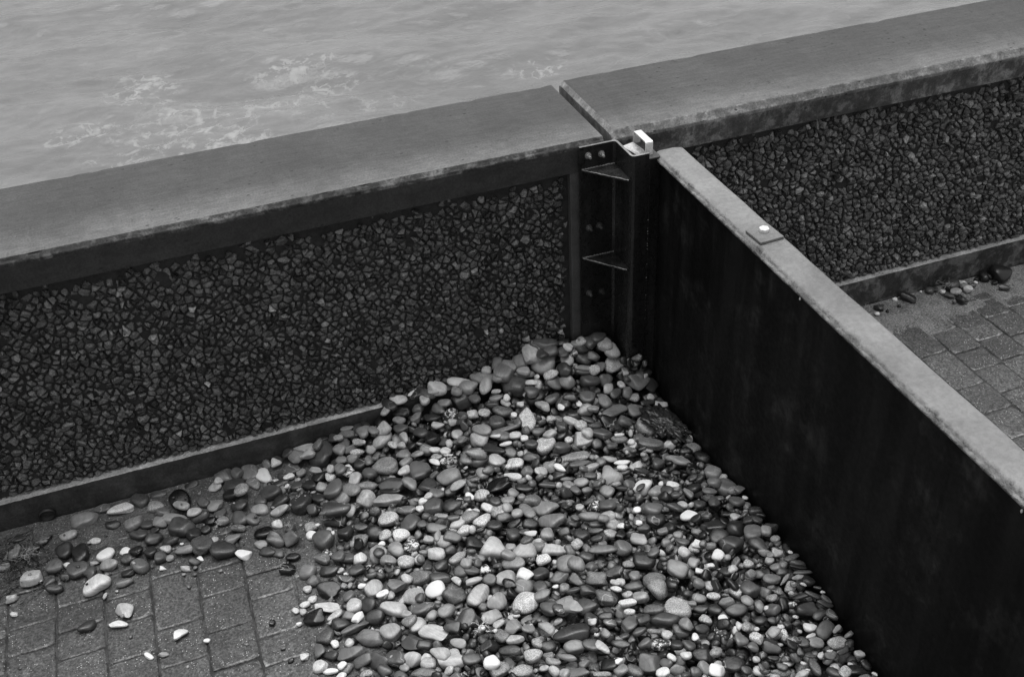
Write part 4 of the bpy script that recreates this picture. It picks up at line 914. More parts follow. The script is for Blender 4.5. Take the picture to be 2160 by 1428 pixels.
800 5735 99 84 26 11 -8 -10 -32 50 0; 2157 4644 163 42 39 16 -4 -7 -136 35 1; 520 4828 77 46 29 17 -7 -2 5 225 0; 174 6451 96 52 44 20 8 -24 -26 75 0
738 4669 121 36 35 19 0 0 39 80 0; 1737 3953 131 38 27 16 7 1 -58 120 1; 2755 3965 235 34 33 18 3 11 -62 120 0; 278 4761 46 49 28 13 8 -1 -39 115 0
280 4280 40 46 26 16 10 -18 -25 140 3; 2398 4448 181 36 34 20 -10 2 -156 105 0; 1998 5819 202 54 32 17 14 8 -6 95 0; 2995 4384 230 60 36 18 -9 -13 -20 70 3
2905 4799 160 57 38 17 -17 -4 -36 110 0; 1162 5997 158 56 44 27 13 5 -42 100 0; 2992 3272 182 49 21 11 1 -8 10 60 1; 1639 4386 136 37 34 18 8 -5 3 120 3
2242 5352 152 55 32 17 3 -5 -11 140 0; 1040 6187 171 50 36 19 2 5 -85 150 1; 173 4386 17 48 34 19 5 -5 9 120 3; 1204 4733 124 41 36 19 -9 -6 17 110 4
1318 4237 124 43 28 12 6 2 -165 115 0; 2424 5097 134 43 41 25 -6 5 -51 105 0; 1398 5257 147 47 33 15 8 1 -59 180 0; 931 5308 111 43 34 14 4 2 -22 80 0
1045 6367 197 51 35 16 17 1 -44 125 0; 704 6304 138 57 29 13 24 -7 -33 170 3; 2322 4648 166 52 33 18 6 -9 -44 75 0; 50 5721 22 49 40 24 13 2 -100 85 0
1824 5844 202 51 32 18 11 -3 -11 170 0; 2079 3788 154 38 32 14 4 -7 -168 160 0; 2922 4081 247 47 27 16 23 3 -49 115 0; 1539 6411 300 48 48 25 -7 5 -24 130 0
2194 5268 155 53 31 14 0 4 -22 75 0; 2095 4797 205 46 29 15 4 8 -22 110 0; 3050 3300 185 34 32 14 0 4 -124 60 1; 2987 4047 250 38 34 19 10 6 -35 185 0
627 6180 104 44 41 20 8 -7 7 115 0; 1825 6518 341 43 41 20 15 13 -20 165 0; 2554 5252 131 55 35 17 -5 -3 22 165 1; 1426 4850 140 40 36 16 0 -1 -48 130 0
1882 5976 217 64 33 20 15 13 -86 80 0; -173 5646 15 47 34 17 2 -4 -22 125 0; -1081 5731 14 46 33 14 -5 -7 -21 60 3; 2949 5465 85 54 35 20 4 -2 -153 90 0
834 6319 201 49 39 17 0 4 -69 120 0; 543 6206 95 49 37 17 13 -9 -25 120 0; 1085 4258 112 45 25 14 3 -11 -46 90 4; 3073 4682 224 40 39 19 -8 7 -23 110 1
2034 5163 165 51 30 13 0 5 -62 90 0; 2460 5842 258 50 40 19 -7 5 -39 130 1; 1308 6188 202 49 38 19 3 -8 -38 175 0; 2012 4754 156 54 24 12 10 -14 -31 80 0
176 6132 21 49 43 23 -3 2 22 80 0; -1604 5857 13 45 34 14 -6 -3 32 80 0; 3057 3849 245 61 17 8 5 -6 -23 75 0; 2091 4388 167 40 26 11 15 8 -20 110 3
6166 6211 34 57 39 23 8 -6 -72 45 1; 2278 4120 174 39 34 19 -17 -2 -21 55 0; -405 6057 17 44 42 18 -2 -4 -97 90 0; 2862 5976 147 55 51 22 -2 -6 -121 155 3
2705 4969 141 51 36 19 -5 -3 -29 240 0; 2784 4046 231 35 31 18 3 -4 -63 180 3; 1597 4902 150 51 24 11 22 -4 -24 170 1; 2010 5233 151 56 40 23 -9 -2 -61 125 3
-71 5516 15 47 32 15 0 -2 -34 80 0; 3068 3220 178 32 26 15 9 5 -21 160 0; 2482 6407 457 44 37 20 22 15 -34 200 1; 1286 5908 173 43 41 18 -5 0 -37 185 0
331 6192 75 57 30 13 -1 9 -36 150 1; 933 5150 109 42 30 17 0 0 -35 140 0; 2927 3953 240 38 27 16 -3 -12 -9 115 0; -812 5864 16 42 32 17 -3 8 -40 165 0
2113 6267 310 51 31 16 12 1 -15 180 1; 2135 4826 177 61 43 23 -5 -1 -2 145 0; 2790 3764 211 37 34 17 -5 -14 -47 140 3; 1534 3803 118 37 29 15 -5 -12 -20 110 0
2642 4293 214 44 27 14 13 -10 -24 110 0; -526 5946 15 41 35 16 10 0 -22 50 0; 1801 6231 278 56 31 18 0 -4 -15 120 0; 2085 6362 342 94 36 16 20 3 -27 100 3
2800 3949 227 48 28 12 16 -17 -40 90 0; 1147 4281 119 43 24 12 -2 -4 15 150 0; 1000 5146 132 52 23 13 11 -4 65 120 1; 733 6094 117 42 36 16 0 8 -103 110 0
2439 5230 134 57 32 18 6 -12 -16 60 0; -1087 5943 16 41 35 17 8 -4 -9 240 0; 2329 5384 149 43 36 18 0 4 -127 110 0; 2018 3840 154 54 17 10 -3 6 -22 115 3
2621 4450 202 38 28 16 14 -3 -44 110 0; 66 6405 69 42 37 20 3 -10 -23 190 1; 2543 6242 347 69 25 11 13 10 -13 135 0; 3071 4253 249 42 40 24 0 -7 -22 65 1
3065 4045 258 48 27 17 -5 0 -87 50 1; 2399 5386 145 54 33 17 -7 3 -23 130 1; 3048 5866 92 64 27 12 4 9 -22 185 1; 2024 5291 162 57 21 11 20 5 -13 75 0
178 5598 17 45 35 18 8 0 -46 235 0; 1002 4720 121 40 29 13 1 -4 -67 170 1; 6207 6338 38 60 47 28 4 -9 -136 140 0; 668 6204 133 56 26 16 11 -10 -25 170 3
1474 5591 154 62 46 26 4 -9 -76 125 0; 543 6437 124 67 48 24 11 -9 -51 80 1; -56 4578 13 33 28 15 -1 2 -9 190 1; 565 6388 162 40 39 19 -4 -12 9 140 0
3041 4149 262 35 27 12 8 -14 -24 120 3; 1912 5861 204 38 34 18 -5 24 -112 90 3; 5438 6393 33 51 37 22 10 -4 -24 60 1; 2576 5199 123 62 26 15 4 19 -14 80 0
1685 4339 139 48 23 14 -19 -8 -6 75 0; 2923 4461 217 38 32 18 -7 -16 -42 155 0; 2007 5402 185 53 26 16 -2 -1 -62 225 0; 2877 4984 134 44 29 17 -1 -7 16 60 0
2426 4557 180 40 32 15 -15 -1 4 115 0; 2753 3357 178 31 24 12 8 14 -59 75 1; 1987 4168 154 34 27 13 9 -16 -24 150 3; 150 4397 44 32 24 13 10 -8 2 220 0
425 6088 57 41 35 21 17 4 -35 180 3; -1287 6137 12 45 28 14 3 -3 -15 175 0; 3068 3918 245 52 27 16 13 9 -34 65 0; 2519 6393 413 55 41 19 -4 31 -102 150 4
2559 6409 466 52 41 19 21 3 -2 125 0; 445 6129 106 37 35 16 20 11 -91 160 0; 6320 6317 35 44 40 24 8 -12 -8 180 1; 2470 5315 143 61 23 12 1 -2 -23 215 0
1081 5981 154 50 33 15 -8 -17 -20 125 0; 1146 5251 145 43 30 15 -10 -4 -21 85 0; 1075 5318 126 52 22 13 2 -6 -36 130 0; 3081 3355 193 33 21 11 -3 11 -170 95 1
2389 5786 215 55 26 11 4 15 -37 70 0; 940 6154 157 42 33 16 1 5 -43 170 3; 956 5463 112 36 35 18 -2 -2 -84 200 0; 2553 6227 317 75 28 15 24 9 -11 85 0
3014 4342 261 38 29 16 -11 6 -38 85 3; 2539 4325 202 36 35 16 9 9 -116 150 3; 619 4598 94 39 28 14 -13 -2 -33 150 0; 2865 6081 259 46 42 19 13 28 -1 85 0
62 5116 15 34 32 16 5 -7 -101 165 0; 3090 3622 225 41 19 10 -2 10 -70 80 0; 2490 4464 210 34 28 12 6 0 -36 110 0; 2434 5251 163 46 24 15 4 -2 -23 210 3
725 6420 160 78 40 17 -1 -1 80 75 0; 144 4600 14 35 27 15 -6 1 -67 200 3; 967 6437 263 56 30 16 12 -14 32 140 0; 3053 3892 254 53 17 9 -1 4 -29 50 0
2227 3699 162 29 24 15 6 3 -71 195 1; 2937 3900 242 32 26 11 7 -5 -23 95 3; 2597 6416 470 57 41 22 14 -7 20 165 3; 3076 4393 237 41 28 17 -14 -4 -36 40 0
2472 5510 148 49 30 16 -2 6 5 90 0; 1430 5962 193 41 34 16 -3 -4 21 110 0; 2873 4673 181 44 41 19 4 -6 -119 80 0; 1298 3867 111 36 22 9 -4 -19 -32 155 0
1942 4041 148 38 24 14 -21 3 -23 205 3; 654 6463 166 58 27 13 -3 -11 -22 125 0; 2918 4009 246 32 27 15 3 -11 -36 150 0; 2133 5899 220 41 29 15 11 3 -7 165 3
6010 6447 34 44 40 24 4 4 -127 80 0; 2675 6234 313 52 49 22 5 11 -93 110 1; 1993 4680 159 41 28 12 -2 -14 -22 70 0; 1698 4062 134 30 24 13 5 -7 -22 165 1
1646 5226 186 33 31 19 -2 0 -110 110 0; -698 5623 13 40 22 14 0 6 -34 160 1; 3020 3828 235 49 20 12 3 12 3 150 0; 1954 4284 158 45 21 11 -8 -7 -53 170 0
2447 3758 185 30 24 12 3 -10 -48 210 1; 3036 3416 198 38 17 9 12 -9 21 140 1; 2708 3618 198 29 24 11 4 -1 -22 75 0; 1180 5839 164 49 23 10 10 0 -55 210 0
76 6442 34 55 51 24 -4 5 -87 75 0; 2479 6514 430 61 45 22 9 -7 0 45 1; 2665 4733 181 42 29 14 -8 -11 -73 155 0; 1206 5880 167 50 27 14 -1 -6 -37 150 3
1217 5947 178 48 28 16 -7 -1 -30 185 0; 2932 3842 239 57 13 7 11 -3 29 140 0; -873 6068 17 41 29 16 8 -18 -25 70 0; 2474 5013 162 44 24 13 6 -1 -154 80 0
3056 4716 184 50 40 23 -14 -19 -47 140 3; 230 6246 42 39 37 20 -9 -12 2 130 0; 22 4989 15 37 26 14 -10 -16 -19 190 0; 999 6122 158 42 33 18 1 -16 -50 160 0
-369 6383 56 36 31 15 9 -5 -23 165 0; -1504 5865 19 44 28 17 -12 -9 -50 75 1; 1935 4233 157 40 18 11 1 -2 -28 175 0; 2588 4294 249 27 27 16 3 8 -117 100 1
1873 5288 164 62 28 13 -5 3 -23 75 0; 2114 5142 155 44 25 15 10 5 -1 110 0; -907 4933 11 34 20 10 0 15 -16 130 1; 2184 5666 181 34 30 16 9 -10 28 185 3
2565 4328 233 32 31 18 3 4 -139 205 1; 2587 3382 173 36 18 10 -5 8 -22 75 0; 2841 3544 200 29 22 12 -1 4 -169 80 1; 1859 6167 260 47 26 12 7 9 -51 150 0
1876 5790 197 33 31 19 3 2 -23 205 0; 997 5519 120 38 34 15 5 -14 -107 210 0; 78 5017 12 30 27 13 -3 -5 -9 185 0; 1290 5376 158 31 30 19 2 -7 -23 90 0
6647 6231 29 45 30 18 10 5 -33 70 1; 2711 6411 467 69 49 23 14 -10 6 75 0; 2536 3428 173 24 24 11 5 -3 -84 80 0; 1998 5000 159 30 29 13 1 -9 -22 150 0
1880 6193 285 37 29 17 -3 13 -110 200 3; 534 5721 50 51 38 20 -1 -13 -57 80 0; 2997 5967 108 63 34 17 20 9 -1 95 0; 1728 5787 197 50 24 12 -13 -5 -4 205 0
2799 6078 215 36 30 15 -4 17 -73 175 0; 2355 5066 151 46 20 12 -11 -4 -29 60 0; 2849 3297 182 26 20 10 -6 4 -146 185 1; 2488 3416 168 24 24 12 -8 3 -22 175 0
-4 4938 13 25 25 14 4 11 -21 155 0; 2245 5973 242 33 28 17 12 15 -109 210 1; 2783 6380 408 87 73 31 -23 -7 176 50 0; 1042 5534 140 34 31 14 15 2 -154 160 0
-995 4953 10 35 17 11 -9 7 -52 245 0; 1727 3729 143 29 18 9 -4 2 -168 235 0; 2190 4717 169 31 24 10 3 1 -9 195 0; 2356 4818 165 28 27 12 5 2 -22 225 0
-211 4922 13 25 24 14 -4 7 -22 30 0; -474 5819 14 29 26 14 -12 10 -99 140 0; 2618 5491 157 28 28 13 -1 22 -115 205 0; 309 5193 15 29 29 15 -6 -12 6 175 1
795 6439 178 50 27 14 0 -1 -65 60 0; -794 5763 14 28 25 15 2 -4 -1 140 0; 2940 4037 263 26 22 11 4 -10 -23 135 0; 2993 5940 132 35 29 15 -18 2 -116 180 0
3027 6127 236 67 45 20 -4 -7 -171 60 1; 2323 3926 183 28 21 11 -7 -1 -35 120 0; -48 4965 10 29 21 11 2 4 -66 180 1; -1298 5924 9 36 21 10 -8 1 -8 150 1
2779 3555 199 27 20 10 -7 -4 -34 80 0; 2867 3429 196 33 15 7 1 -3 1 175 0; 2733 3517 193 28 16 8 9 11 -78 200 3; 6331 6385 34 40 38 23 10 13 -126 110 0
2967 6118 239 58 57 35 -9 24 -99 100 0; 416 4961 64 34 20 9 6 0 -6 225 1; 450 6468 122 54 27 12 -7 1 -7 60 0; 1676 5884 214 62 18 9 4 -24 -52 215 0
1965 6115 260 31 26 12 -16 -3 -159 190 1; 6411 6376 29 38 31 18 7 -2 -44 80 0; 1830 6305 282 41 21 10 16 -15 -35 170 3; 1467 5822 188 76 25 11 -4 -2 -8 95 0
1314 5408 147 39 27 14 6 6 -54 200 0; 2449 6487 447 47 22 10 18 -3 -24 80 0; 1876 6011 255 28 25 15 8 -1 -23 225 0; 3049 5908 68 61 53 24 -3 12 -79 80 0
2626 5473 131 37 33 15 4 -2 -115 180 0; 1039 4295 112 26 21 13 -2 -19 -74 220 0; 2794 3310 183 34 13 7 -4 4 -22 85 0; 1665 5562 182 28 21 13 3 -2 6 190 3
6121 6314 25 44 25 15 -6 -1 -43 90 1; 3001 6117 233 59 48 28 -7 11 -115 165 0; -146 4584 7 23 17 7 14 -7 2 20 1; -1828 5648 10 26 19 11 -6 5 -22 190 1
1989 6499 369 65 59 25 3 -7 -24 130 0; 2306 4680 187 26 22 11 10 -11 -38 215 1; 3086 3712 231 30 13 8 8 -10 -44 50 0; 2727 3549 208 23 16 7 10 -2 -35 195 3
2562 4143 212 26 22 13 -2 -5 -22 215 1; -1483 5971 13 32 22 13 -3 -8 -51 235 0; 298 5671 127 30 21 10 5 -19 -24 100 0; -1241 5579 11 26 19 11 14 -1 -93 170 1
868 5053 111 28 18 10 -5 0 -22 120 0; 2392 5970 233 35 21 10 1 9 -84 190 0; -592 5678 9 29 18 10 4 2 -54 215 0; 2564 5589 165 38 16 9 3 6 -15 215 0
317 5491 86 25 17 10 17 -6 -10 195 0; 625 5266 83 26 18 10 3 -6 -35 230 0; -630 4941 7 23 15 8 4 -6 -22 225 0; 6510 6436 28 31 30 18 1 1 -24 45 1
2477 4132 204 28 20 12 6 -6 -43 205 0; -42 4851 9 21 17 10 7 1 18 220 1; -850 5689 8 26 15 8 -4 11 -23 200 1; 2594 3599 189 18 16 9 13 -15 -64 175 0
3078 4607 204 22 19 11 -3 -1 -22 210 1; 1356 6461 316 59 32 15 1 -4 -23 150 0; 2915 3738 228 21 12 7 15 3 -21 170 3; 2718 3705 210 19 18 8 -5 -6 -21 205 1
3051 5804 70 35 27 14 9 13 -21 180 0; 2908 3294 196 20 11 7 0 -4 -22 200 1; 6055 6443 29 38 30 18 1 -11 -24 65 1; 3020 3767 233 23 12 7 9 23 -32 215 0
2820 3483 198 17 12 7 9 10 -60 150 0; 6623 6332 25 26 22 13 2 -10 -34 50 0; 5650 6456 24 23 23 14 4 2 -23 235 0; 6309 6444 37 50 41 25 -12 -14 -51 160 1
1583 4407 144 23 17 8 -17 2 3 225 0; 2850 3580 209 19 12 7 1 4 -35 195 3; 6108 6385 26 28 25 15 -6 -5 -134 230 0; 5379 6332 24 23 22 13 -3 0 -23 235 0
3063 4004 273 18 14 7 -1 8 -36 210 0; 1379 6296 233 21 18 10 6 3 -23 120 0; -695 5452 7 18 16 7 -12 -2 -95 90 0; 3097 3673 229 17 11 7 11 0 -35 180 0
3071 3070 175 19 10 7 9 -7 -62 190 0; 2725 3287 178 18 10 7 -11 -8 -59 190 0; 242 5656 41 20 14 7 10 -16 -25 210 0; -1097 5160 7 15 12 6 10 -16 79 75 0
-177 4698 7 18 12 7 3 -10 -22 110 0; -636 5612 6 17 14 7 6 4 7 110 0; -1034 5837 34 18 13 9 -4 5 19 71 0; -919 5737 7 17 13 8 -6 -4 -86 97 0
-1133 5330 38 14 13 8 -5 -6 100 117 0; -646 5552 6 17 14 6 6 -9 -14 94 0; -473 5515 7 16 13 7 11 -6 -23 130 0; -1397 5871 65 17 11 6 8 5 -21 51 0
-388 4814 7 15 11 7 -15 13 -25 110 0; 6101 6224 23 20 19 11 -8 4 -24 90 1; -1029 5763 61 16 13 8 13 1 -75 135 0; -1710 5904 82 14 11 7 -20 11 -174 113 0
-527 6350 9 17 13 10 0 12 39 113 0; -21 5409 8 15 13 9 -5 -2 -135 37 0; -718 5573 8 15 13 9 14 -1 157 141 0; 1518 5799 202 20 17 7 10 -5 -23 120 0
-703 5878 6 15 11 7 -4 -3 -22 230 0; -1706 6361 6 17 10 6 3 15 -68 89 0; -1873 5877 6 15 10 7 -1 -8 31 96 0; 2604 6426 477 36 34 14 24 4 10 115 0
2722 3233 184 16 7 7 6 12 -20 225 0; 6476 6401 22 19 18 11 3 10 -23 200 0; 5488 6334 21 19 17 10 10 3 -125 40 0; 5632 6362 21 17 17 10 -2 -1 -126 50 0
-1527 5786 35 12 10 7 4 12 18 112 0; -1213 6162 5 14 12 5 -16 -1 -116 37 0; -1800 6330 10 16 11 6 -7 -3 -129 81 0; 4679 6330 20 16 15 9 -1 -4 117 124 0
-1330 6132 20 14 13 5 7 5 50 151 0; 95 5912 58 14 12 9 8 12 -64 122 0; -1785 5172 5 13 8 6 3 -7 127 60 0; -769 4779 6 12 10 7 -4 8 70 145 0
-1164 5596 6 11 10 7 -11 -3 7 190 1; -1929 6211 34 17 15 9 -2 -12 -11 39 0; -706 6293 86 12 11 7 -8 -3 -11 70 0; -1005 5872 55 16 10 6 1 -10 -88 68 0
-311 5861 49 12 11 5 -9 0 -111 108 0; 6644 6439 35 57 42 25 -3 -7 -129 50 0; -165 5910 43 14 12 8 18 0 -157 85 0; -477 6277 7 14 12 8 -7 -3 163 85 0
-32 5955 42 16 10 5 -11 0 149 114 0; -995 5864 48 14 12 5 -5 -1 12 49 0; 309 5609 11 24 19 11 17 0 -35 160 0; -1340 5670 78 10 7 5 6 6 -149 48 0
127 5735 5 11 10 6 -2 -8 12 153 0; 5264 6318 16 16 11 5 5 2 175 119 0; 1212 6514 311 57 16 10 16 -1 29 235 1; 6369 6441 26 33 22 13 -2 16 -24 200 0
210 5939 84 10 8 6 -14 0 142 120 0; -1095 6002 4 12 10 4 1 6 14 45 0; -624 6254 84 10 9 6 -8 0 40 78 0; -1200 5782 5 9 8 6 1 -6 80 100 0
3675 6139 17 12 11 5 -9 -2 -56 42 0; 2854 6131 293 38 30 17 -1 27 -78 180 0; 5943 6478 18 12 12 7 -5 -5 -23 220 0; -1846 6271 52 8 5 3 7 -5 176 50 0
-1733 6094 4 10 6 4 -3 5 82 176 0; -294 6092 60 10 6 4 -5 4 127 167 0; -1768 5876 65 9 7 4 -3 -3 -126 107 0; -1776 6046 5 10 7 5 4 1 157 45 0
-655 6181 101 12 7 5 -11 3 90 93 0; -531 5995 19 10 8 4 1 -2 -72 119 0; -287 5707 5 10 8 5 -2 10 109 73 0; -1490 6248 47 8 8 4 12 5 -26 84 0
-1655 5866 30 12 8 4 -10 -6 6 193 0; -649 5767 61 9 7 5 -2 10 146 140 0; -831 5827 34 10 8 4 -14 -18 -71 89 0; 4134 6411 18 11 10 7 10 4 105 87 0
2887 6143 298 85 18 8 31 3 16 110 1
"""
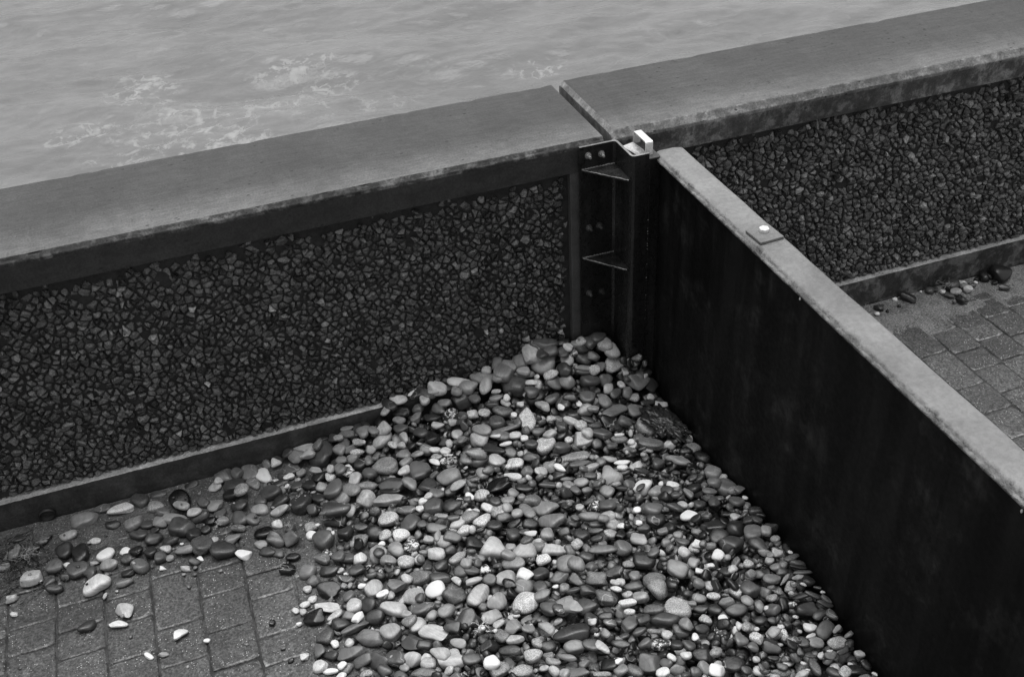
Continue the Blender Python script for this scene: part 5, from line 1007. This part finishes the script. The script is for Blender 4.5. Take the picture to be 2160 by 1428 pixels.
LABELS = """large dark grey elongated pebble beside a mid-grey oval one, on the near heap
large light grey angular pebble on the near heap
large speckled light grey oval pebble on the near heap
large black angular pebble at the heap's paving edge
mid-sized speckled pale grey round pebble on the near heap
large mid-grey angular pebble against the pebbledash panel
large pale grey rounded triangular pebble in the scatter along the plinth
large mid-grey elongated pebble beside a light grey round at heap's paving edge, second from gate
large speckled dark grey oval pebble in the scatter along the plinth
mid-sized light grey rounded triangular pebble beside a dark grey angular one, in mid heap
mid-sized light grey angular pebble beside a mid-grey elongated one, on the near heap
mid-sized speckled dark grey oval pebble in mid heap
dark grey angular pebble beside a light grey round at heap's paving edge, first from gate
large speckled mid-grey round pebble against the pebbledash panel
large light grey elongated pebble beside a mid-grey round one, in mid heap
large mid-grey oval pebble in the scatter along the plinth
mid-sized dark grey angular pebble beside a light grey elongated one, in mid heap
large dark grey oval pebble beside a light grey angular, in the scatter along the plinth
mid-sized mid-grey round pebble beside a dark grey angular at heap's paving edge, first from gate
large speckled mid-grey oval pebble on the upper heap
mid-sized dark grey round pebble beside a mid-grey round close against dark gate, second from gate
mid-sized speckled mid-grey oval pebble beside a dark grey angular on near heap, first from gate
large dark grey elongated pebble beside a mid-grey elongated one, on the near heap
mid-sized speckled mid-grey round pebble beside a light grey oval on near heap, second from gate
large speckled light grey round pebble close against the dark gate
mid-sized dark grey angular pebble beside a mid-grey oval one, on the near heap
mid-sized mid-grey round pebble beside a dark grey elongated one, on the near heap
large mid-grey oval pebble on the upper heap
large light grey rounded triangular pebble on the upper heap
large mid-grey rounded triangular pebble on the upper heap
large light grey elongated pebble beside a dark grey round one, in mid heap
large mid-grey long narrow pebble at the heap's paving edge
mid-sized dark grey round pebble on the near heap
mid-sized light grey round pebble beside a mid-grey oval one, at the heap's paving edge
mid-sized light grey round pebble beside a mid-grey elongated one, in mid heap
large light grey round pebble in the corner under the bracket
large black round pebble on the sand behind the gate
large black elongated pebble on the upper heap
large dark grey angular pebble beside a mid-grey oval one, on the upper heap
mid-sized light grey rounded triangular pebble beside a mid-grey round one, in mid heap
mid-sized mid-grey oval pebble beside a dark grey round one, on the near heap
mid-sized speckled mid-grey round pebble in the scatter along the plinth
large mid-grey rounded triangular pebble in mid heap
mid-sized mid-grey round pebble beside a light grey elongated one, in mid heap
mid-sized speckled light grey long narrow pebble on the near heap
mid-sized dark grey angular pebble beside a light grey round one, on the near heap
large mid-grey elongated pebble in mid heap
mid-sized dark grey round pebble beside a mid-grey elongated one, in mid heap
large mid-grey elongated pebble beside a light grey round at heap's paving edge, first from gate
mid-sized mid-grey oval pebble beside a light grey oval in mid heap, second from gate
large pale grey angular pebble on the upper heap
mid-sized speckled dark grey round pebble at the heap's paving edge
mid-sized dark grey elongated pebble beside a mid-grey round one, on the near heap
mid-sized black angular pebble at the heap's paving edge
mid-sized dark grey oval pebble on the near heap
mid-sized dark grey oval pebble in the scatter along the plinth
mid-sized mid-grey round pebble beside a dark grey round one, in the scatter along the plinth
mid-sized mid-grey angular pebble close against the dark gate
mid-sized white round pebble in mid heap
mid-sized light grey round pebble on the upper heap
large mid-grey angular pebble in the corner under the bracket
mid-sized speckled dark grey round pebble on the near heap
large speckled light grey long narrow pebble on the upper heap
mid-sized light grey angular pebble in the scatter along the plinth
large speckled pale grey elongated pebble on the upper heap
mid-sized speckled mid-grey oval pebble beside a dark grey angular on near heap, second from gate
large light grey angular pebble at the heap's paving edge
mid-sized dark grey oval pebble beside a light grey oval one, close against the dark gate
large speckled mid-grey elongated pebble in mid heap
large pale grey angular pebble against the pebbledash panel
large dark grey angular pebble close against the dark gate
large speckled white oval pebble in the scatter along the plinth
large speckled mid-grey elongated pebble close against the dark gate
large black angular pebble in mid heap
mid-sized dark grey angular pebble beside a light grey oval one, against the pebbledash panel
mid-sized speckled light grey round pebble in mid heap
mid-sized dark grey round pebble at the heap's paving edge
dark grey angular pebble beside a light grey round at heap's paving edge, second from gate
mid-sized mid-grey angular pebble in the scatter along the plinth
large dark grey angular pebble beside a light grey angular one, on the upper heap
mid-sized dark grey angular pebble beside a light grey angular one, on the near heap
mid-sized mid-grey oval pebble beside a dark grey oval one, on the near heap
mid-sized mid-grey angular pebble beside a dark grey elongated one, at the heap's paving edge
mid-sized speckled light grey round pebble on the upper heap
mid-sized mid-grey round pebble against the pebbledash panel
mid-sized light grey oval pebble at the heap's paving edge
large dark grey oval pebble beside a mid-grey oval one, in the scatter along the plinth
mid-sized speckled dark grey oval pebble on the near heap
mid-sized light grey angular pebble alone on the bare paving
mid-sized mid-grey elongated pebble beside a light grey round in mid heap, first from gate
mid-sized dark grey round pebble beside a mid-grey oval one, in mid heap
mid-sized mid-grey round pebble beside a dark grey oval one, close against the dark gate
mid-sized dark grey oval pebble beside a light grey oval one, in mid heap
mid-sized light grey oval pebble beside a mid-grey oval one, in mid heap
mid-sized dark grey angular pebble beside a light grey rounded triangular one, in mid heap
mid-sized patchy black-and-white oval pebble on the near heap
mid-sized dark grey oval pebble beside a light grey round one, at the heap's paving edge
mid-sized mid-grey oval pebble beside a dark grey angular one, in mid heap
mid-sized dark grey oval pebble beside a mid-grey elongated one, at the heap's paving edge
mid-sized mid-grey oval pebble beside a pale grey round one, in mid heap
mid-sized mid-grey round pebble beside a light grey angular one, in mid heap
mid-sized speckled mid-grey long narrow pebble on the near heap
large dark grey long narrow pebble in the corner under the bracket
mid-sized mid-grey angular pebble beside a dark grey angular one, on the near heap
mid-sized light grey elongated pebble beside a dark grey oval one, on the near heap
mid-sized light grey angular pebble beside a dark grey oval on near heap, first from gate
large mid-grey long narrow pebble on the upper heap
mid-sized mid-grey round pebble beside a pale grey angular one, in mid heap
mid-sized speckled light grey oval pebble in the corner under the bracket
mid-sized mid-grey angular pebble in the corner under the bracket
mid-sized dark grey angular pebble beside a pale grey round one, on the near heap
mid-sized light grey elongated pebble beside a mid-grey round one, on the near heap
mid-sized black angular pebble on the near heap
mid-sized mid-grey angular pebble beside a light grey oval one, in mid heap
mid-sized mid-grey round pebble beside a white elongated one, in the scatter along the plinth
mid-sized mid-grey angular pebble beside a dark grey oval one, at the heap's paving edge
mid-sized mid-grey oval pebble beside a dark grey elongated in scatter along plinth, first from gate
mid-sized mid-grey round pebble beside a dark grey elongated one, in the scatter along the plinth
large black oval pebble in the scatter along the plinth
mid-sized speckled mid-grey round pebble beside a white round one, on the near heap
mid-sized speckled dark grey oval pebble in the scatter along the plinth
mid-sized mid-grey oval pebble beside a dark grey oval in mid heap, second from gate
mid-sized dark grey round pebble beside a mid-grey round close against dark gate, first from gate
large mid-grey long narrow pebble beside a dark grey round one, in mid heap
mid-sized mid-grey angular pebble beside a dark grey round in scatter along plinth, second from gate
small light grey round pebble on the near heap
mid-sized speckled mid-grey round pebble at the heap's paving edge
mid-sized mid-grey elongated pebble at the heap's paving edge
mid-sized light grey oval pebble beside a dark grey oval one, in mid heap
mid-sized speckled light grey oval pebble close against the dark gate
mid-sized veined mid-grey round pebble in mid heap
mid-sized light grey oval pebble on the upper heap
mid-sized patchy black-and-white oval pebble on the upper heap
mid-sized mid-grey round pebble beside a light grey angular one, on the near heap
mid-sized light grey elongated pebble in mid heap
small speckled light grey oval pebble on the near heap
mid-sized dark grey oval pebble beside a mid-grey round close against dark gate, second from gate
mid-sized mid-grey angular pebble beside a light grey elongated one, on the near heap
large light grey elongated pebble beside a mid-grey oval one, against the pebbledash panel
mid-sized speckled mid-grey round pebble on the upper heap
small white round pebble on the near heap
mid-sized speckled pale grey oval pebble in mid heap
mid-sized pale grey angular pebble in mid heap
mid-sized dark grey round pebble beside a mid-grey angular in scatter along plinth, second from gate
mid-sized light grey angular pebble in mid heap
mid-sized light grey oval pebble against the pebbledash panel
mid-sized mid-grey round pebble beside a dark grey angular at heap's paving edge, second from gate
large mid-grey oval pebble close against the dark gate
mid-sized dark grey angular pebble close against the dark gate
mid-sized patchy black-and-white round pebble in mid heap
mid-sized mid-grey oval pebble beside a dark grey round in mid heap, second from gate
mid-sized dark grey angular pebble beside a mid-grey angular one, at the heap's paving edge
mid-sized dark grey angular pebble beside a light grey round, in the scatter along the plinth
small dark grey round pebble at the heap's paving edge
mid-sized white elongated pebble in the scatter along the plinth
mid-sized mid-grey angular pebble beside a dark grey angular one, at the heap's paving edge
mid-sized pale grey round pebble against the pebbledash panel
mid-sized mid-grey oval pebble beside a dark grey round in mid heap, first from gate
mid-sized dark grey angular pebble beside a mid-grey angular on near heap, second from gate
mid-sized veined mid-grey round pebble in the corner under the bracket
mid-sized speckled mid-grey round pebble beside a light grey oval on near heap, first from gate
mid-sized dark grey round pebble beside a mid-grey angular in scatter along plinth, first from gate
mid-sized dark grey oval pebble beside a mid-grey angular one, at the heap's paving edge
mid-sized light grey angular pebble beside a dark grey oval on near heap, second from gate
mid-sized mid-grey round pebble beside a light grey long narrow one, close against the dark gate
mid-sized dark grey angular pebble on the upper heap
mid-sized mid-grey oval pebble beside a light grey oval one, in the scatter along the plinth
mid-sized mid-grey angular pebble against the pebbledash panel
mid-sized patchy black-and-white oval pebble against the pebbledash panel
mid-sized mid-grey oval pebble beside a light grey oval one, on the upper heap
mid-sized dark grey angular pebble beside a mid-grey oval one, in the corner under the bracket
mid-sized veined white oval pebble in mid heap
mid-sized dark grey elongated pebble in mid heap
mid-sized dark grey angular pebble beside a mid-grey round one, at the heap's paving edge
small mid-grey angular pebble beside a pale grey round one, on the near heap
small light grey round pebble at the heap's paving edge
mid-sized mid-grey elongated pebble beside a light grey angular one, on the near heap
mid-sized mid-grey oval pebble close against the dark gate
small dark grey oval pebble at the heap's paving edge
small white angular pebble on the near heap
mid-sized mid-grey angular pebble beside a dark grey angular one, in mid heap
mid-sized speckled mid-grey round pebble in mid heap
small speckled pale grey round pebble beside a mid-grey oval one, in mid heap
small speckled mid-grey oval pebble on the near heap
small black oval pebble on the near heap
mid-sized light grey angular pebble beside a dark grey angular one, on the upper heap
mid-sized mid-grey long narrow pebble in mid heap
mid-sized dark grey round pebble beside a mid-grey oval one, in the scatter along the plinth
large light grey long narrow pebble close against the dark gate
mid-sized light grey round pebble beside a black angular one, in mid heap
mid-sized light grey elongated pebble against the pebbledash panel
mid-sized dark grey round pebble beside a pale grey angular one, in mid heap
mid-sized white round pebble in the scatter along the plinth
mid-sized black round pebble on the upper heap
mid-sized dark grey oval pebble beside a mid-grey round close against dark gate, first from gate
mid-sized speckled dark grey long narrow pebble on the near heap
mid-sized speckled mid-grey elongated pebble on the upper heap
mid-sized mid-grey oval pebble beside a dark grey elongated in scatter along plinth, second from gate
mid-sized speckled mid-grey elongated pebble on the near heap
mid-sized light grey oval pebble beside a white round one, in the scatter along the plinth
mid-sized mid-grey angular pebble beside a dark grey round in scatter along plinth, first from gate
mid-sized mid-grey oval pebble beside a light grey oval in mid heap, first from gate
mid-sized speckled pale grey elongated pebble in mid heap
small speckled mid-grey round pebble on the near heap
small light grey oval pebble beside a mid-grey long narrow on near heap, first from gate
mid-sized mid-grey oval pebble at the heap's paving edge
mid-sized dark grey elongated pebble beside a light grey angular one, alone on the bare paving
small dark grey round pebble beside a light grey round one, in mid heap
small light grey round pebble in mid heap
small dark grey oval pebble beside a light grey oval one, on the near heap
mid-sized mid-grey oval pebble beside a light grey angular one, on the upper heap
mid-sized dark grey angular pebble beside a mid-grey angular on near heap, first from gate
large mid-grey long narrow pebble beside a dark grey oval one, in mid heap
mid-sized mid-grey oval pebble beside a light grey round one, on the upper heap
mid-sized mid-grey oval pebble beside a dark grey oval in mid heap, first from gate
mid-sized speckled mid-grey long narrow pebble on the upper heap
mid-sized dark grey elongated pebble beside a mid-grey round one, in the scatter along the plinth
mid-sized dark grey round pebble beside a light grey round one, in mid heap
small black angular pebble close against the dark gate
mid-sized dark grey angular pebble beside a mid-grey round one, in the scatter along the plinth
small mid-grey angular pebble beside a dark grey angular one, on the near heap
mid-sized light grey elongated pebble at the heap's paving edge
large light grey elongated pebble beside a mid-grey round one, against the pebbledash panel
small dark grey angular pebble on the near heap
mid-sized mid-grey round pebble beside a dark grey angular one, in the corner under the bracket
small dark grey angular pebble in the scatter along the plinth
mid-sized black oval pebble in the scatter along the plinth
small dark grey round pebble beside a black oval one, in mid heap
small white round pebble in mid heap
mid-sized black oval pebble in mid heap
mid-sized light grey long narrow pebble on the upper heap
mid-sized speckled mid-grey long narrow pebble close against the dark gate
mid-sized dark grey elongated pebble beside a mid-grey oval one, on the near heap
mid-sized mid-grey elongated pebble beside a dark grey round one, on the near heap
mid-sized mid-grey long narrow pebble beside a black oval one, on the near heap
small pale grey angular pebble at the heap's paving edge
mid-sized mid-grey oval pebble beside a pale grey angular one, on the upper heap
mid-sized mid-grey oval pebble in the corner under the bracket
small pale grey oval pebble at the heap's paving edge
mid-sized mid-grey elongated pebble beside a light grey oval one, in mid heap
mid-sized dark grey angular pebble beside a mid-grey angular one, in mid heap
small dark grey oval pebble beside a light grey round one, on the near heap
mid-sized dark grey oval pebble against the pebbledash panel
mid-sized speckled light grey round pebble in the corner under the bracket
small mid-grey angular pebble in the scatter along the plinth
mid-sized dark grey elongated pebble at the heap's paving edge
mid-sized mid-grey oval pebble beside a pale grey oval one, in mid heap
mid-sized dark grey long narrow pebble on the near heap
small speckled light grey round pebble in mid heap
small light grey elongated pebble on the near heap
mid-sized dark grey elongated pebble beside a mid-grey angular one, in the scatter along the plinth
mid-sized light grey oval pebble beside a mid-grey oval one, in the scatter along the plinth
mid-sized dark grey round pebble on the sand behind the gate
small speckled light grey round pebble in the scatter along the plinth
mid-sized patchy black-and-white oval pebble in mid heap
mid-sized speckled mid-grey elongated pebble in mid heap
mid-sized speckled light grey oval pebble in the scatter along the plinth
mid-sized light grey oval pebble beside a mid-grey elongated one, in mid heap
mid-sized mid-grey oval pebble beside a dark grey angular one, on the upper heap
small dark grey round pebble in the scatter along the plinth
small speckled dark grey oval pebble in the scatter along the plinth
small dark grey oval pebble beside a mid-grey oval one, on the near heap
mid-sized dark grey angular pebble beside a mid-grey angular one, in the corner under the bracket
small mid-grey angular pebble on the upper heap
small mid-grey round pebble on the near heap
mid-sized speckled light grey elongated pebble in mid heap
mid-sized white angular pebble alone on the bare paving
mid-sized mid-grey round pebble on the upper heap
mid-sized dark grey angular pebble beside a pale grey round one, against the pebbledash panel
mid-sized mid-grey long narrow pebble beside a light grey oval one, on the near heap
mid-sized black angular pebble in mid heap
small mid-grey round pebble beside a black oval one, in mid heap
small light grey oval pebble beside a mid-grey long narrow on near heap, second from gate
mid-sized mid-grey round pebble beside a dark grey long narrow, in the corner under the bracket
mid-sized mid-grey elongated pebble beside a light grey round in mid heap, second from gate
small dark grey angular pebble close against the dark gate
small speckled mid-grey oval pebble in mid heap
small mid-grey oval pebble close against the dark gate
small dark grey round pebble beside a mid-grey long narrow one, in mid heap
mid-sized dark grey elongated pebble beside a mid-grey oval one, alone on the bare paving
mid-sized light grey round pebble beside a mid-grey elongated one, at the heap's paving edge
mid-sized light grey round pebble against the pebbledash panel
small light grey angular pebble in the scatter along the plinth
small mid-grey angular pebble at the heap's paving edge
small dark grey oval pebble beside a light grey oval one, in mid heap
small dark grey oval pebble beside a pale grey elongated one, in mid heap
mid-sized mid-grey elongated pebble on the upper heap
mid-sized dark grey round pebble in the corner under the bracket
small speckled pale grey round pebble beside a light grey elongated one, in mid heap
large pale grey long narrow pebble against the pebbledash panel
mid-sized mid-grey rounded triangular pebble against the pebbledash panel
mid-sized speckled mid-grey oval pebble close against the dark gate
small speckled pale grey round pebble on the near heap
mid-sized speckled pale grey oval pebble on the upper heap
small dark grey round pebble beside a mid-grey elongated one, in mid heap
mid-sized light grey round pebble beside a white oval one, in mid heap
small mid-grey round pebble beside a dark grey oval one, in mid heap
mid-sized dark grey oval pebble beside a pale grey elongated one, in mid heap
small dark grey oval pebble beside a mid-grey angular one, on the near heap
mid-sized light grey angular pebble beside a mid-grey round one, on the upper heap""".split("\n")
NIND = 300
ROWS = [[float(v) for v in r_.split()] for r_ in DATA.replace("\n", ";").split(";") if r_.strip()]
# each stone: place (m), half sizes (m), turn (rad), tone 0-255, sort of stone
rec = [(np.array(r_[0:3]) / 2000, np.array(r_[3:6]) / 2000, np.radians(r_[6:9]), int(r_[9]), int(r_[10])) for r_ in ROWS]

# height of the heap, a thin-plate surface through surveyed spots
SPOTS = np.array([(-1.2,3.25,0), (-.5,3.25,.008), (0,3.25,.03), (.28,3.25,.085), (.5,3.26,.12), (.75,3.26,.15), (1,3.26,.19), (1.15,3.26,.225), (1.3,3.26,.235), (1.45,3.2,.215), (1.45,3.08,.13), (1.55,3.02,.06), (1.56,2.8,.045), (1.56,2.6,.06), (1.56,2.36,.1), (1.56,2.09,.145), (1.56,1.86,.125), (1.56,1.65,.105), (1.56,1.3,.08), (0,2.7,0), (0,2.5,0), (-.02,2.25,0), (-.02,2.0,0), (-.02,1.5,0), (-.3,2.85,0), (-.9,2.95,0), (-.5,3.05,.004), (-.6,2.6,0), (-.6,2.2,0), (.28,3.0,.05), (.17,2.4,.04), (.17,2.1,.04), (.5,2.9,.08), (.5,2.5,.07), (.5,2.1,.065), (.9,3.0,.125), (.9,2.5,.09), (.9,2.0,.08), (1.2,3.0,.13), (1.25,2.6,.08), (1.25,2.2,.11), (1.25,1.8,.1), (1.3,2.85,.09), (.9,1.5,.07)])
def tps(r): return np.where(r > 1e-9, r * r * np.log(np.maximum(r, 1e-9)), 0)
NP = len(SPOTS)
KM = tps(np.hypot(SPOTS[:, None, 0] - SPOTS[None, :, 0], SPOTS[:, None, 1] - SPOTS[None, :, 1])) + 3e-3 * np.eye(NP)
PM = np.c_[np.ones(NP), SPOTS[:, :2]]
WT = np.linalg.solve(np.block([[KM, PM], [PM.T, np.zeros((3, 3))]]), np.r_[SPOTS[:, 2], 0, 0, 0])
def heap(x, y):
    x = np.atleast_1d(x).astype(float); y = np.atleast_1d(y).astype(float)
    v = tps(np.hypot(x[:, None] - SPOTS[None, :, 0], y[:, None] - SPOTS[None, :, 1])) @ WT[:NP] + WT[NP] + WT[NP + 1] * x + WT[NP + 2] * y
    m = np.clip((x + .02) / .06, 0, 1); m = np.where(y > 2.85, np.maximum(m, np.clip((x + 1.2) / 1.2, 0, 1)), m)
    return np.clip(v, 0, None) * np.where(x > 1.7, 0, m)
def h1(x, y): return float(heap(x, y)[0])
G = .003; GX0, GX1, GY0, GY1 = -1.3, 1.6, 1.25, 3.32
gx = np.arange(GX0, GX1, G); gy = np.arange(GY0, GY1, G)
GX, GY = np.meshgrid(gx, gy, indexing='ij')
Tm = np.zeros(GX.shape); Tm[GY > 3.25] = .14
OW = np.zeros(GX.shape, bool)
Hm = np.concatenate([heap(a, b) for a, b in zip(GX, GY)]).reshape(GX.shape)
def quad(R, s_): return R @ np.diag(1 / np.array(s_) ** 2) @ R.T
def foot(Mq, cx, cy):
    A = Mq[:2, :2] - np.outer(Mq[:2, 2], Mq[2, :2]) / Mq[2, 2]
    C_ = np.linalg.inv(A); ex, ey = np.sqrt(C_[0, 0]), np.sqrt(C_[1, 1])
    i0 = max(0, int((cx - ex - GX0) / G) + 1); i1 = min(Tm.shape[0], int((cx + ex - GX0) / G) + 1)
    j0 = max(0, int((cy - ey - GY0) / G) + 1); j1 = min(Tm.shape[1], int((cy + ey - GY0) / G) + 1)
    if i1 <= i0 or j1 <= j0: return None
    dx = (GX0 + np.arange(i0, i1) * G - cx)[:, None]; dy = (GY0 + np.arange(j0, j1) * G - cy)[None, :]
    b_ = (Mq[0, 2] * dx + Mq[1, 2] * dy) / Mq[2, 2]
    q_ = (Mq[0, 0] * dx * dx + 2 * Mq[0, 1] * dx * dy + Mq[1, 1] * dy * dy - 1) / Mq[2, 2]
    disc = b_ * b_ - q_; m = disc > 0
    if m.sum() < 2: return None
    sq = np.sqrt(np.maximum(disc, 0))
    return (slice(i0, i1), slice(j0, j1)), m, -b_ - sq, -b_ + sq
def rest(Mq, cx, cy, pct):
    f_ = foot(Mq, cx, cy)
    if f_ is None: return None
    return np.percentile((Tm[f_[0]] - f_[2])[f_[1]], pct), f_
def inside(Mq, cx, cy):
    A = np.linalg.inv(Mq); ex, ey = np.sqrt(A[0, 0]), np.sqrt(A[1, 1]); ym = 3.278
    if h1(cx, 3.25) < .1: ym = 3.247
    if cx > 1.28: ym = 3.228
    if cx > 1.42: ym = 3.085 if cx < 1.52 else 3.2
    return min(cx, 1.556 - ex * .97), min(cy, ym - ey * .95)
def frame(nv, hd):
    nv = nv / np.linalg.norm(nv); u = hd - nv * (hd @ nv); u /= np.linalg.norm(u); return np.c_[u, np.cross(nv, u), nv]
def slope(x, y):
    e = .04; return np.array([-(h1(x + e, y) - h1(x - e, y)) / (2 * e), -(h1(x, y + e) - h1(x, y - e)) / (2 * e), 1.])
g7 = np.random.default_rng(7)
def rstone(a):
    b_ = a * g7.uniform(.6, .92); return np.array([a, b_, b_ * g7.uniform(.4, .75)])
def rtone():
    r_ = g7.random()
    if r_ < .022: return g7.uniform(185, 240)
    if r_ < .11: return g7.uniform(145, 180)
    if r_ < .3: return g7.uniform(30, 55)
    return np.clip(g7.normal(88, 26), 35, 150)
def rkind():
    r_ = g7.random(); return 0 if r_ < .72 else 1 if r_ < .84 else 3 if r_ < .95 else 2 if r_ < .98 else 4
def lay(p, s_, R, f_):
    sl, m, lo_, up_ = f_; q_ = Tm[sl]; q_[m] = np.maximum(q_[m], (p[2] + up_)[m]); Tm[sl] = q_
FILL = []
def settle(n_try, a_fn, tiltv, test, pct):
    for _ in range(n_try):
        x = g7.uniform(-.05, 1.55); y = g7.uniform(1.42, 3.27)
        i = int((x - GX0) / G); j = int((y - GY0) / G); H_ = Hm[i, j]
        if H_ < .016 or (test == 2 and Tm[i, j] > H_ - .003): continue
        s_ = rstone(a_fn()); nv = slope(x, y) + np.r_[g7.normal(0, tiltv, 2), 0]; R = frame(nv, np.r_[g7.normal(0, 1, 2), 0])
        Mq = quad(R, s_); x, y = inside(Mq, x, y); r_ = rest(Mq, x, y, pct)
        if r_ is None: continue
        z, f_ = r_
        if test == 1 and z + f_[3].max() > H_ - .036: continue
        if test == 2:
            sl, m = f_[0], f_[1]
            if z + s_[2] * .3 > H_ + .008: continue
            if (OW[sl][m] & (Tm[sl][m] > H_ - .035) & ((z + f_[3])[m] > Tm[sl][m])).mean() > .1: continue
        p = np.array([x, y, z]); lay(p, s_, R, f_)
        FILL.append((p, s_, R, rtone(), rkind(), f_))
settle(9000, lambda: g7.uniform(.015, .03), .3, 1, 85)
for q in rec:
    R = np.array(Euler(tuple(q[2])).to_matrix()); f_ = foot(quad(R, q[1]), q[0][0], q[0][1])
    if f_: lay(q[0], q[1], R, f_); OW[f_[0]] |= f_[1]
settle(8000, lambda: g7.choice([.011, .014, .017, .021]) * g7.uniform(.85, 1.2), .45, 2, 72)
FILL = [f_ for f_ in FILL if ((Tm[f_[5][0]] - (f_[0][2] + f_[5][3]))[f_[5][1]] < .012).mean() > .03]   # wholly buried ones are left out
NREC = len(rec)
rec = rec + [(p, s_, R, int(tn_), k_) for p, s_, R, tn_, k_, _ in FILL]
def ico(sub):
    bm = bmesh.new(); bmesh.ops.create_icosphere(bm, subdivisions=sub, radius=1.0)
    bm.verts.ensure_lookup_table()
    v = np.array([x.co[:] for x in bm.verts]); f = np.array([[q.index for q in x.verts] for x in bm.faces]); bm.free(); return v, f
ICO = {k: ico(k) for k in (2, 3, 4)}
def stone_verts(i, kd, sub):
    r = np.random.default_rng(1000 + i); D = ICO[sub][0]
    ang = kd == 1
    p = r.uniform(2.05, 2.6) if not ang else r.uniform(2.4, 3.4)
    v = D * ((np.abs(D) ** p).sum(1) ** (-1 / p))[:, None]
    # lopsided outline: low-order lobes round the plan, egg and bend
    th = np.arctan2(D[:, 1], D[:, 0]); cz = np.sqrt(np.clip(1 - D[:, 2] ** 2, 0, 1))
    a2, a3, a4 = (.03, .055, .03) if not ang else (.06, .09, .06)
    if kd == 2: a3 = .17
    rad = 1 + cz * (r.normal(0, a2) * np.cos(2 * th + r.uniform(0, 6.3)) + (a3 if kd == 2 else r.normal(0, a3)) * np.cos(3 * th + r.uniform(0, 6.3)) + r.normal(0, a4) * np.cos(4 * th + r.uniform(0, 6.3)) + r.normal(0, a4 * .5) * np.cos(5 * th + r.uniform(0, 6.3)))
    v[:, 2] = np.tanh(v[:, 2] * 1.45) / np.tanh(1.45)
    v[:, :2] *= rad[:, None]
    v[:, 1] *= 1 + r.uniform(-.16, .16) * v[:, 0]
    v[:, 2] *= 1 + r.uniform(-.25, .25) * v[:, 0]
    v[:, 2] += r.uniform(-.12, .12) * v[:, 0] ** 2
    for _ in range(4):      # gentle swells
        w = r.normal(0, 1, 3); w /= np.linalg.norm(w); v *= (1 + r.normal(0, .028 if not ang else .05) * np.sin(v @ w * r.uniform(2.5, 5) + r.uniform(0, 6.3)))[:, None]
    nf = r.integers(1, 4) if not ang else r.integers(5, 9)
    for _ in range(nf):     # broken or worn flat faces
        w = r.normal(0, 1, 3) * np.array([1, 1, .8]); w /= np.linalg.norm(w)
        d = r.uniform(.72, .92) if not ang else r.uniform(.66, .9)
        s_ = v @ w - d; soft = .10 if not ang else .06
        over = soft * np.log1p(np.exp(np.clip(s_ / soft, -30, 30)))
        v -= over[:, None] * w[None, :] * .92
    return v
KS = [(0, 0), (0.15, 0), (0, 0), (1.0, 0), (.2, .95), (.1, .0)]
def make(idx, sub):
    p, s_, R, tn, kd = rec[idx]
    if R.shape == (3,): R = np.array(Euler(tuple(R)).to_matrix())
    return (stone_verts(idx, kd, sub) * s_) @ R.T, p, kd, tn
def colour(idx, kd, tn):
    r = np.random.default_rng(77 + idx)
    lin = ((tn / 255 + .055) / 1.055) ** 2.4 if tn > 10 else .003
    sp, pa = KS[kd]
    if kd == 4: lin = .03
    if kd == 0: sp = float(r.choice([0, .1, .25, .4]))
    if tn < 135: lin *= (tn / 135) ** .75
    return (min(lin * TONE_K, .85), sp, pa, float(r.random()))
TONE_K = 1.17
def big_mesh(V, F, C):
    me = bpy.data.meshes.new("m"); me.vertices.add(len(V)); me.vertices.foreach_set("co", V.astype(np.float32).ravel())
    me.loops.add(F.size); me.loops.foreach_set("vertex_index", F.astype(np.int32).ravel()); me.polygons.add(len(F))
    me.polygons.foreach_set("loop_start", np.arange(0, F.size, 3, dtype=np.int32)); me.polygons.foreach_set("loop_total", np.full(len(F), 3, dtype=np.int32))
    me.polygons.foreach_set("use_smooth", np.ones(len(F), dtype=bool)); me.update()
    a = me.color_attributes.new("stone", 'FLOAT_COLOR', 'POINT'); a.data.foreach_set("color", C.astype(np.float32).ravel()); return me
for i in range(NIND):
    v, p, kd, tn = make(i, 4 if i < 120 else 3)
    F = ICO[4 if i < 120 else 3][1]
    me = big_mesh(v, F, np.tile(colour(i, kd, tn), (len(v), 1)))
    o = put("pebble", me, None, (M_peb,)); o.location = tuple(p)
    o["label"] = LABELS[i]; o["category"] = "pebble"
    o["group"] = "beach pebbles heaped against the gate" if p[0] < 1.7 else "beach pebbles on the sand behind the gate"
Vs, Fs, Cs, off_ = [], [], [], 0
for i in range(NIND, len(rec)):
    sub = 3 if (rec[i][1][0] > .012 and i < NREC) or rec[i][1][0] > .02 else 2
    v, p, kd, tn = make(i, sub); F = ICO[sub][1]
    Vs.append(v + p); Fs.append(F + off_); Cs.append(np.tile(colour(i, kd, tn), (len(v), 1))); off_ += len(v)
o = put("shingle", big_mesh(np.concatenate(Vs), np.concatenate(Fs), np.concatenate(Cs)), None, (M_peb,))
o["kind"] = "stuff"; o["label"] = "smaller grey pebbles filling the heap between the larger ones"; o["category"] = "shingle"
